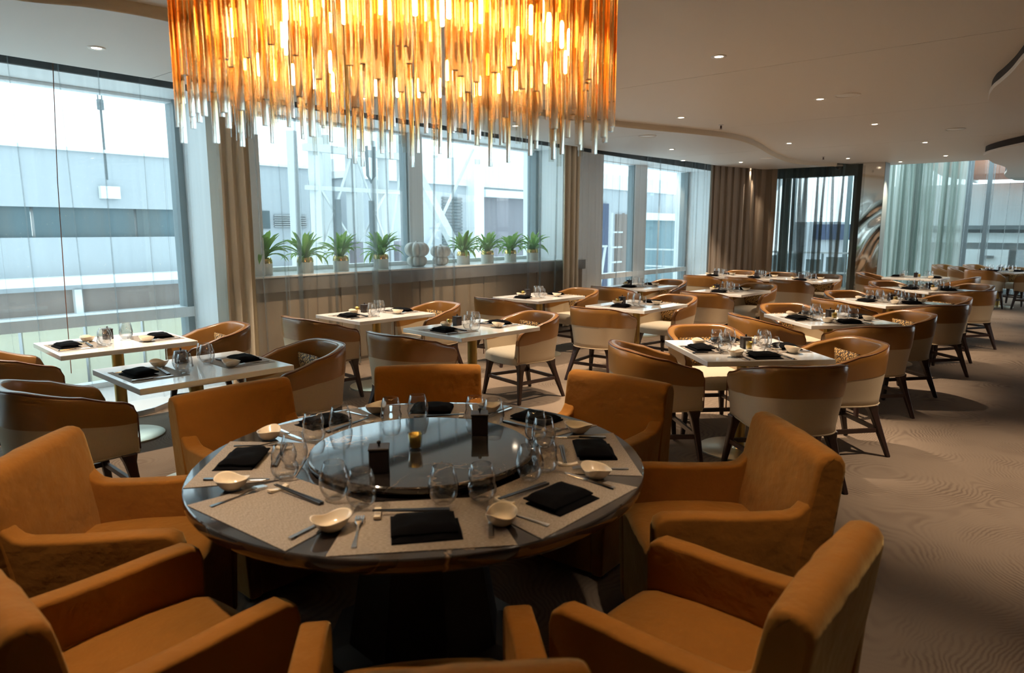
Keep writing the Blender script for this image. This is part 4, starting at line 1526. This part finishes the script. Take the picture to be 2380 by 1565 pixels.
def napkin():
    rr = random.Random(2)
    def pad(w, d, z0, z1, ox, oy, seed):
        mb = MB()
        nx, ny = 10, 8
        tp = [[(ox + lerp(-w, w, i / nx), oy + lerp(-d, d, j / ny),
                lerp(z0, z1, 1 - max(abs(2 * i / nx - 1) ** 8, abs(2 * j / ny - 1) ** 8) * 0.75) + 0.003 * math.sin(i * 1.1 + seed) * math.sin(j * 0.9 + seed * 2)) for j in range(ny + 1)] for i in range(nx + 1)]
        mb.loft(tp, close=False, cap0=False, cap1=False)
        per = [tp[i][0] for i in range(nx + 1)] + [tp[nx][j] for j in range(1, ny + 1)] + [tp[i][ny] for i in range(nx - 1, -1, -1)] + [tp[0][j] for j in range(ny - 1, 0, -1)]
        low = [(x, y, z0) for x, y, z in per]
        mb.loft([low, per], close=True, cap0=False, cap1=False)
        return mb
    a = pad(0.098, 0.070, 0.0, 0.015, 0.004, -0.006, 1)
    b = pad(0.093, 0.066, 0.014, 0.034, -0.002, 0.008, 3)
    return [('lower_fold', a.mesh('lower_fold', 'napkin_black', smooth=True), None), ('upper_fold', b.mesh('upper_fold', 'napkin_black', smooth=True), None)]
def mat_trap(w_out, w_in, d):
    mb = MB()
    lo = [(-w_out / 2, 0), (w_out / 2, 0), (w_in / 2, d), (-w_in / 2, d)]
    mb.loft([[(x, y, 0) for x, y in lo], [(x, y, 0.002) for x, y in lo]])
    return [('placemat', mb.mesh('placemat', 'mat_weave'), None)]
def caddy():
    mb = MB().box(-0.031, 0.031, -0.031, 0.031, 0.0, 0.074)
    lid = MB().box(-0.033, 0.033, -0.033, 0.033, 0.074, 0.082)
    kn = MB().lathe([(0.003, 0.082), (0.004, 0.088), (0.0075, 0.093), (0.006, 0.099), (0.0005, 0.101)], 10)
    return [('body', mb.mesh('body', 'caddy_brown', bevel=0.003, seg=1), None), ('lid', lid.mesh('lid', 'caddy_brown', bevel=0.002, seg=1), None), ('knob', kn.mesh('knob', 'chop_black', smooth=True), 1)]
def votive():
    out = MB().lathe([(0.0008, 0.0), (0.022, 0.0), (0.0235, 0.004), (0.028, 0.066), (0.0275, 0.067)], 22).mesh('glass_cup', 'table_glass', smooth=True)
    inn = MB().lathe([(0.0008, 0.012), (0.0205, 0.012), (0.0255, 0.062), (0.0245, 0.062), (0.0195, 0.02)], 22).mesh('gold_lining', 'gold_leaf', smooth=True)
    wax = MB().lathe([(0.0195, 0.014), (0.022, 0.040), (0.0008, 0.041)], 16).mesh('candle', 'candle_wax', smooth=True)
    return [('glass_cup', out, None), ('gold_lining', inn, None), ('candle', wax, None)]
P_WINE, P_TUMB, P_BOWL, P_FORK, P_KNIFE, P_CHOP, P_REST, P_NAP = glass_wine(), glass_tumbler(), bowl(), fork(), knife(), chopstick(), rest(), napkin()
P_MATR = mat_trap(0.51, 0.40, 0.35)
P_MATS = mat_trap(0.42, 0.42, 0.31)
P_MATN = mat_trap(0.36, 0.36, 0.26)
P_CADDY, P_VOT = caddy(), votive()

# ================================================================== ROUND TABLE
CX, CY, RT = -0.339, 2.492, 0.826
rt = thing('round_table', 'large round dark marble dining table with a turntable', 'table', (CX, CY, 0))
edge = [(0.001, 0.700), (RT - 0.03, 0.700), (RT - 0.012, 0.703), (RT - 0.003, 0.711), (RT, 0.720), (RT, 0.742), (RT - 0.002, 0.747), (RT - 0.006, 0.75), (0.001, 0.75)]
smooth_by_angle(MB().lathe(edge, 96).build('table_top', 'dark_marble', rt).data, 30)
MB().lathe([(0.40, 0.0), (0.40, 0.03), (0.30, 0.05), (0.24, 0.40), (0.34, 0.70), (0.34, 0.705)], 8, cap0=True, cap1=True).build('pedestal', 'pedestal_black', rt, rz=R(22.5))
sus = thing('turntable', 'round dark marble turntable in the middle of the table', 'turntable', (CX, CY, 0.75))
smooth_by_angle(MB().lathe([(0.001, 0.010), (0.405, 0.010), (0.416, 0.014), (0.418, 0.022), (0.416, 0.033), (0.411, 0.037), (0.001, 0.037)], 72).build('marble_disc', 'dark_marble', sus).data, 30)
MB().lathe([(0.16, 0.0), (0.16, 0.010)], 30, cap0=True, cap1=True).build('bearing', 'pedestal_black', sus)

SEATS_R = [(-82.5, 'near'), (-41, 'near-right'), (3, 'right'), (48, 'far-right'), (93, 'far'), (138, 'far-left'), (185.5, 'left'), (233, 'near-left')]
def P2(c, r, t, phi):
    return (c[0] + r * math.cos(phi) - t * math.sin(phi), c[1] + r * math.sin(phi) + t * math.cos(phi))
def setting(c, phi, r_edge, where, full=True, z=0.75, mat=None, rr=None, lay=None, nap=True):
    """one cover: phi = direction from the table centre to the diner; distances measured inward from the table edge"""
    rz = phi + PI / 2
    def pos(d, t, zz):
        x, y = P2(c, r_edge - d, t, phi)
        return (x, y, zz)
    J = lambda a: rr.uniform(-a, a)
    L = lay
    place(mat, 'placemat', 'woven taupe placemat at ' + where, 'placemat', pos(L['mat'], 0, z), rz, 'placemats')
    z1 = z + 0.002
    if nap:
        place(P_NAP, 'napkin', 'folded black napkin at ' + where, 'napkin', pos(L['nap'][0] + J(.006), L['nap'][1] + J(.008), z1), rz + J(0.09) + L.get('nr', 0), 'black napkins')
    place(P_BOWL, 'bowl', 'small cream wavy-rimmed bowl at ' + where, 'bowl', pos(L['bowl'][0] + J(.01), L['bowl'][1] + J(.012), z1), rz + 0.35 + J(0.35), 'cream bowls')
    place(P_WINE, 'wine_glass', 'smooth stemless wine glass at ' + where, 'glass', pos(L['wine'][0] + J(.01), L['wine'][1] + J(.01), z1), J(3), 'stemless wine glasses')
    place(P_TUMB, 'tumbler', 'dimpled water tumbler at ' + where, 'glass', pos(L['tumb'][0] + J(.01), L['tumb'][1] + J(.01), z1), J(3), 'dimpled tumblers')
    if full:
        a = J(0.10)
        place(P_FORK, 'fork', 'steel fork at ' + where, 'fork', pos(L['fork'][0], L['fork'][1], z1), rz + a, 'forks')
        place(P_KNIFE, 'knife', 'steel butter knife at ' + where, 'knife', pos(L['knife'][0], L['knife'][1], z1), rz + J(0.14), 'knives')
        b = J(0.10)
        place(P_REST, 'chopstick_rest', 'cream chopstick rest at ' + where, 'chopstick rest', pos(L['rest'][0], L['rest'][1], z1), rz + b, 'chopstick rests')
        for k in (0, 1):
            o = place(P_CHOP, 'chopstick', 'black chopstick %s the napkin at ' % ('nearer', 'farther from')[k] + where, 'chopstick', pos(L['chop'][0] + 0.009 * k, L['chop'][1], z1 + 0.0105), rz - PI / 2 + b + 0.015 * k, 'black chopsticks')
            o.rotation_euler[0] = -0.05
LAY_R = dict(mat=0.045, nap=(0.165, 0.0), bowl=(0.20, -0.265), wine=(0.365, 0.065), tumb=(0.37, 0.178), fork=(0.18, -0.185), knife=(0.20, 0.195), rest=(0.29, -0.135), chop=(0.29, -0.035))
rr = random.Random(5)
for deg, w_ in SEATS_R:
    setting((CX, CY), R(deg), RT, 'the %s seat of the round table' % w_, True, 0.75, P_MATR, rr, LAY_R, w_ != 'near-left')
place(P_CADDY, 'sauce_caddy', 'dark brown lidded sauce pot on the turntable, nearer the camera', 'pot', (-0.452, 2.236, 0.787), R(8), 'sauce pots', 1.06)
place(P_CADDY, 'sauce_caddy', 'dark brown lidded sauce pot at the far edge of the turntable', 'pot', (-0.13, 2.666, 0.787), R(3), 'sauce pots', 1.06)
place(P_VOT, 'votive_candle', 'gold votive candle glass in the middle of the turntable', 'candle', (-0.361, 2.458, 0.787), 0)

ARMS = [(-83, 1.15, 1.5, 'velvet armchair closest to the camera, back at the lower picture edge'),
        (-42, 1.192, 1.6, 'velvet armchair at the near right of the round table'),
        (3, 1.158, 0, 'velvet armchair right of the round table, its back lit gold'),
        (49.5, 1.127, 1.4, 'velvet armchair at the far right of the round table'),
        (96, 1.087, 0, 'velvet armchair directly behind the round table'),
        (142, 1.07, -2.7, 'velvet armchair at the far left of the round table'),
        (186.1, 1.123, -0.9, 'velvet armchair left of the round table'),
        (231.4, 1.087, 0, 'velvet armchair at the near left of the round table')]
for deg, r_, tw_, lab in ARMS:
    x, y = CX + r_ * math.cos(R(deg)), CY + r_ * math.sin(R(deg))
    place(ARM, 'armchair', 'amber ' + lab, 'armchair', (x, y, 0), R(deg + 90 + tw_), 'amber velvet armchairs')

# ================================================================== WHITE TABLES
TW, TD = 0.78, 0.915           # two-seat tables: across, along the diners' axis
P_T2 = table_proto(TW, TD)
P_T4 = table_proto(0.88, 0.88)
LAY_T = dict(mat=0.03, nap=(0.135, 0.0), bowl=(0.30, -0.16), wine=(0.36, 0.06), tumb=(0.335, 0.155), fork=(0.15, -0.165), knife=(0.15, 0.165), rest=(0.255, -0.07), chop=(0.255, 0.02))
LAY_4 = dict(mat=0.02, nap=(0.115, 0.0), bowl=(0.17, -0.19), wine=(0.27, 0.03), tumb=(0.25, 0.125), fork=(0.12, -0.14), knife=(0.12, 0.145), rest=(0.225, -0.06), chop=(0.225, 0.02))
ANG = 46.5
T2 = [ # name, centre, angle, full cutlery, near chair (dist, lateral, twist), far chair, votive
 ('first window-row table', (-3.03, 5.17), 46.0, True, (0.70, 0.02, 0), (0.70, 0.0, -4)),
 ('first inner-row table', (-1.98, 4.19), 47.5, True, (0.72, 0.02, 0), (0.70, 0.0, -4)),
 ('second window-row table', (-1.385, 6.92), 46.5, True, (0.66, 0.0, 0), (0.70, 0.0, -4)),
 ('second inner-row table', (-0.35, 5.94), 45.0, True, (0.68, 0.0, 4), (0.73, 0.08, -8)),
 ('third window-row table', (0.35, 8.75), 46.5, False, (0.68, 0.0, 0), (0.70, 0.0, -4)),
 ('third inner-row table', (1.425, 7.77), 47.0, False, (0.68, 0.0, 6), (0.70, 0.0, -4)),
 ('fourth window-row table', (1.95, 10.39), 46.5, False, (0.68, 0.0, 0), (0.70, 0.0, -4)),
 ('fourth inner-row table', (3.05, 9.56), 46.0, False, (0.68, 0.0, 4), (0.72, 0.0, -4)),
 ('far trio left table', (3.92, 12.87), 46.5, False, (0.70, 0.0, 0), (0.70, 0.0, 0)),
 ('far trio middle table', (4.49, 12.30), 46.5, False, (0.70, 0.0, 0), (0.70, 0.0, 0)),
 ('far trio right table', (5.06, 11.73), 46.5, False, (0.70, 0.0, 0), (0.70, 0.0, 0)),
]
def tub(c, phi, dist, lat, tw_, where, cushion):
    x, y = P2(c, dist, lat, phi)
    rz = phi + PI / 2 + R(tw_)
    place(TUB, 'tub_chair', 'leather-banded beige tub chair at ' + where, 'chair', (x, y, 0), rz, 'leather and fabric tub chairs')
    if cushion:
        q = place(CUSH, 'cushion', 'gold crackle-print cushion in the chair at ' + where, 'cushion',
                  (x - 0.155 * math.cos(rz + PI / 2) + 0.05 * math.cos(rz), y - 0.155 * math.sin(rz + PI / 2) + 0.05 * math.sin(rz), 0.585), rz, 'crackle-print cushions')
        q.rotation_euler = (R(-16), 0, rz)
for i, (nm, c, ang, full, ch0, ch1) in enumerate(T2):
    a = R(ang)
    place(P_T2, 'dining_table', 'white two-seat table on a brass column, the ' + nm, 'table', (c[0], c[1], 0), a - PI / 2, 'white two-seat tables')
    rr = random.Random(100 + i)
    for phi, w_, chd in ((a + PI, 'near', ch0), (a, 'far', ch1)):
        where = 'the %s seat of the %s' % (w_, nm)
        setting(c, phi, TD / 2, where, full, 0.75, P_MATS, rr, LAY_T)
        tub(c, phi, chd[0], chd[1], chd[2], where, w_ == 'far')
    sx, sy = -math.sin(a), math.cos(a)
    k = 0.20 if i in (0, 1, 2, 3, 4, 5, 6, 7) else 0.1
    place(P_CADDY, 'sauce_caddy', 'dark lidded sauce pot on the ' + nm, 'pot', (c[0] + sx * k, c[1] + sy * k, 0.75), a, 'sauce pots')
    if i in (2, 3, 4, 5, 6, 7):
        place(P_VOT, 'votive_candle', 'glass votive candle on the ' + nm, 'candle', (c[0] + sx * k - 0.09 * math.cos(a), c[1] + sy * k - 0.09 * math.sin(a), 0.75), 0, 'votive candles')

T4 = [
 ('first aisle table', (1.665, 4.845), 5.5, True, dict(near=(0.60, 0.03, 0), right=(0.70, 0.0, 0), far=(0.66, 0, 0), left=(0.66, 0.0, 0))),
 ('second aisle table', (3.06, 6.55), 7.0, True, dict(near=(0.62, 0.0, 0), right=(0.70, 0.0, 0), far=(0.66, 0, 0), left=(0.66, 0.0, 0))),
 ('third aisle table', (4.54, 8.17), 12.0, False, dict(near=(0.62, 0.0, 0), right=(0.68, 0.0, 0), far=(0.66, 0, 0), left=(0.66, 0.0, 0))),
 ('fourth aisle table', (6.03, 9.89), 14.0, False, dict(near=(0.62, 0.0, 0), right=(0.68, 0.0, 0), far=(0.66, 0, 0), left=(0.66, 0.0, 0))),
 ('fifth aisle table', (7.25, 12.30), 46.0, False, dict(near=(0.66, 0.0, 0), far=(0.68, 0, 0))),
 ('far corner table', (10.15, 14.25), 30.0, False, dict(near=(0.66, 0.0, 0), far=(0.68, 0, 0), left=(0.66, 0, 0), right=(0.66, 0, 0))),
]
for i, (nm, c, ang, full, chs) in enumerate(T4):
    a = R(ang)
    place(P_T4, 'dining_table', 'white square four-seat table on a brass column, the ' + nm, 'table', (c[0], c[1], 0), a, 'white square tables')
    rr = random.Random(200 + i)
    for w_, off in (('near', -90), ('right', 0), ('far', 90), ('left', 180)):
        if i == 4 and w_ in ('left', 'right'):
            continue
        where = 'the %s seat of the %s' % (w_, nm)
        phi = a + R(off)
        setting(c, phi, 0.44, where, full, 0.75 if w_ in ('near', 'far') else 0.7505, P_MATN, rr, LAY_4)
        if w_ in chs:
            tub(c, phi, *chs[w_], where, w_ in ('far', 'right'))
    place(P_CADDY, 'sauce_caddy', 'dark lidded sauce pot on the ' + nm, 'pot', (c[0] + 0.03, c[1] + 0.05, 0.75), a, 'sauce pots')
    place(P_VOT, 'votive_candle', 'glass votive candle on the ' + nm, 'candle', (c[0] + 0.02, c[1] - 0.06, 0.75), 0, 'votive candles')
# booth seen behind the far right corner table
for k, (x, y) in enumerate(((10.0, 15.72), (10.72, 15.72))):
    place(TUB, 'tub_chair', ['tan tub chair facing away, left one behind the far corner table', 'tan tub chair facing away, right one behind the far corner table'][k], 'chair', (x, y, 0), R(200), 'leather and fabric tub chairs')

# ================================================================== CHANDELIER
ch = thing('chandelier', 'large amber glass rod chandelier glowing above the round table', 'chandelier', (CX - 0.035, CY, 0))
MB().lathe([(0.001, 2.97), (0.80, 2.97), (0.80, 2.90), (0.001, 2.90)], 48).build('ceiling_plate', 'brass', ch)
def rod_mesh(L, solid):
    m_ = MB()
    m_.lathe([(0.0095, 0.0), (0.0095, L)], 14, cap0=solid, cap1=solid)
    return smooth_by_angle(m_.mesh('glass_rod', 'rod_solid' if solid else 'rod_glass'), 40)
RODS = {}
def rod(L, clear):
    k = (round(L / 0.03), clear)
    if k not in RODS:
        RODS[k] = rod_mesh(k[0] * 0.03, clear)
    return RODS[k]
rr = random.Random(12)
cnt = 0
for r_, n_ in ((0.715, 70), (0.665, 62), (0.61, 54), (0.54, 44), (0.44, 32), (0.32, 22), (0.18, 12)):
    for k in range(n_):
        a = 2 * PI * (k + rr.uniform(-0.3, 0.3)) / n_
        q = r_ + rr.uniform(-0.02, 0.02)
        clear = rr.random() < 0.22
        zb = rr.uniform(1.92, 2.07) if not clear else rr.uniform(1.85, 1.97)
        o = link('glass_rod', rod(2.90 - zb, r_ > 0.7 or (r_ > 0.6 and k % 2 == 0)), ch)
        zt = 2.90
        L = round((2.90 - zb) / 0.03) * 0.03
        o.location = (q * math.cos(a), q * math.sin(a), zt - L)
        cnt += 1
BULB = MB().lathe([(0.001, -0.04), (0.0055, -0.038), (0.006, -0.03), (0.006, 0.03), (0.004, 0.04)], 8).mesh('bulb', 'bulb_glow', smooth=True)
for r_, n_, z_ in ((0.58, 40, 2.20), (0.40, 26, 2.23), (0.58, 26, 2.43), (0.40, 18, 2.46)):  # bulbs multiplied and thinned to imitate lamp streaks refracted by the rods
    st = MB().lathe([(0.003, 0.04), (0.003, 2.90 - z_)], 6).mesh('stem', 'brass', smooth=True)
    for k in range(n_):
        a = 2 * PI * (k + 0.3) / n_
        o = link('bulb', BULB, ch, (r_ * math.cos(a), r_ * math.sin(a), z_))
        link('stem', st, o)
for k in range(8):
    a = 2 * PI * (k * 5 + 0.3) / 40
    pl_ = bpy.data.lights.new('bulb_lamp', 'POINT')
    pl_.energy = 21.0
    pl_.color = (1.0, 0.66, 0.32)
    pl_.shadow_soft_size = 0.006
    po = bpy.data.objects.new('bulb_lamp', pl_)
    col.objects.link(po)
    po.parent = ch
    po.location = (0.58 * math.cos(a), 0.58 * math.sin(a), 2.20)
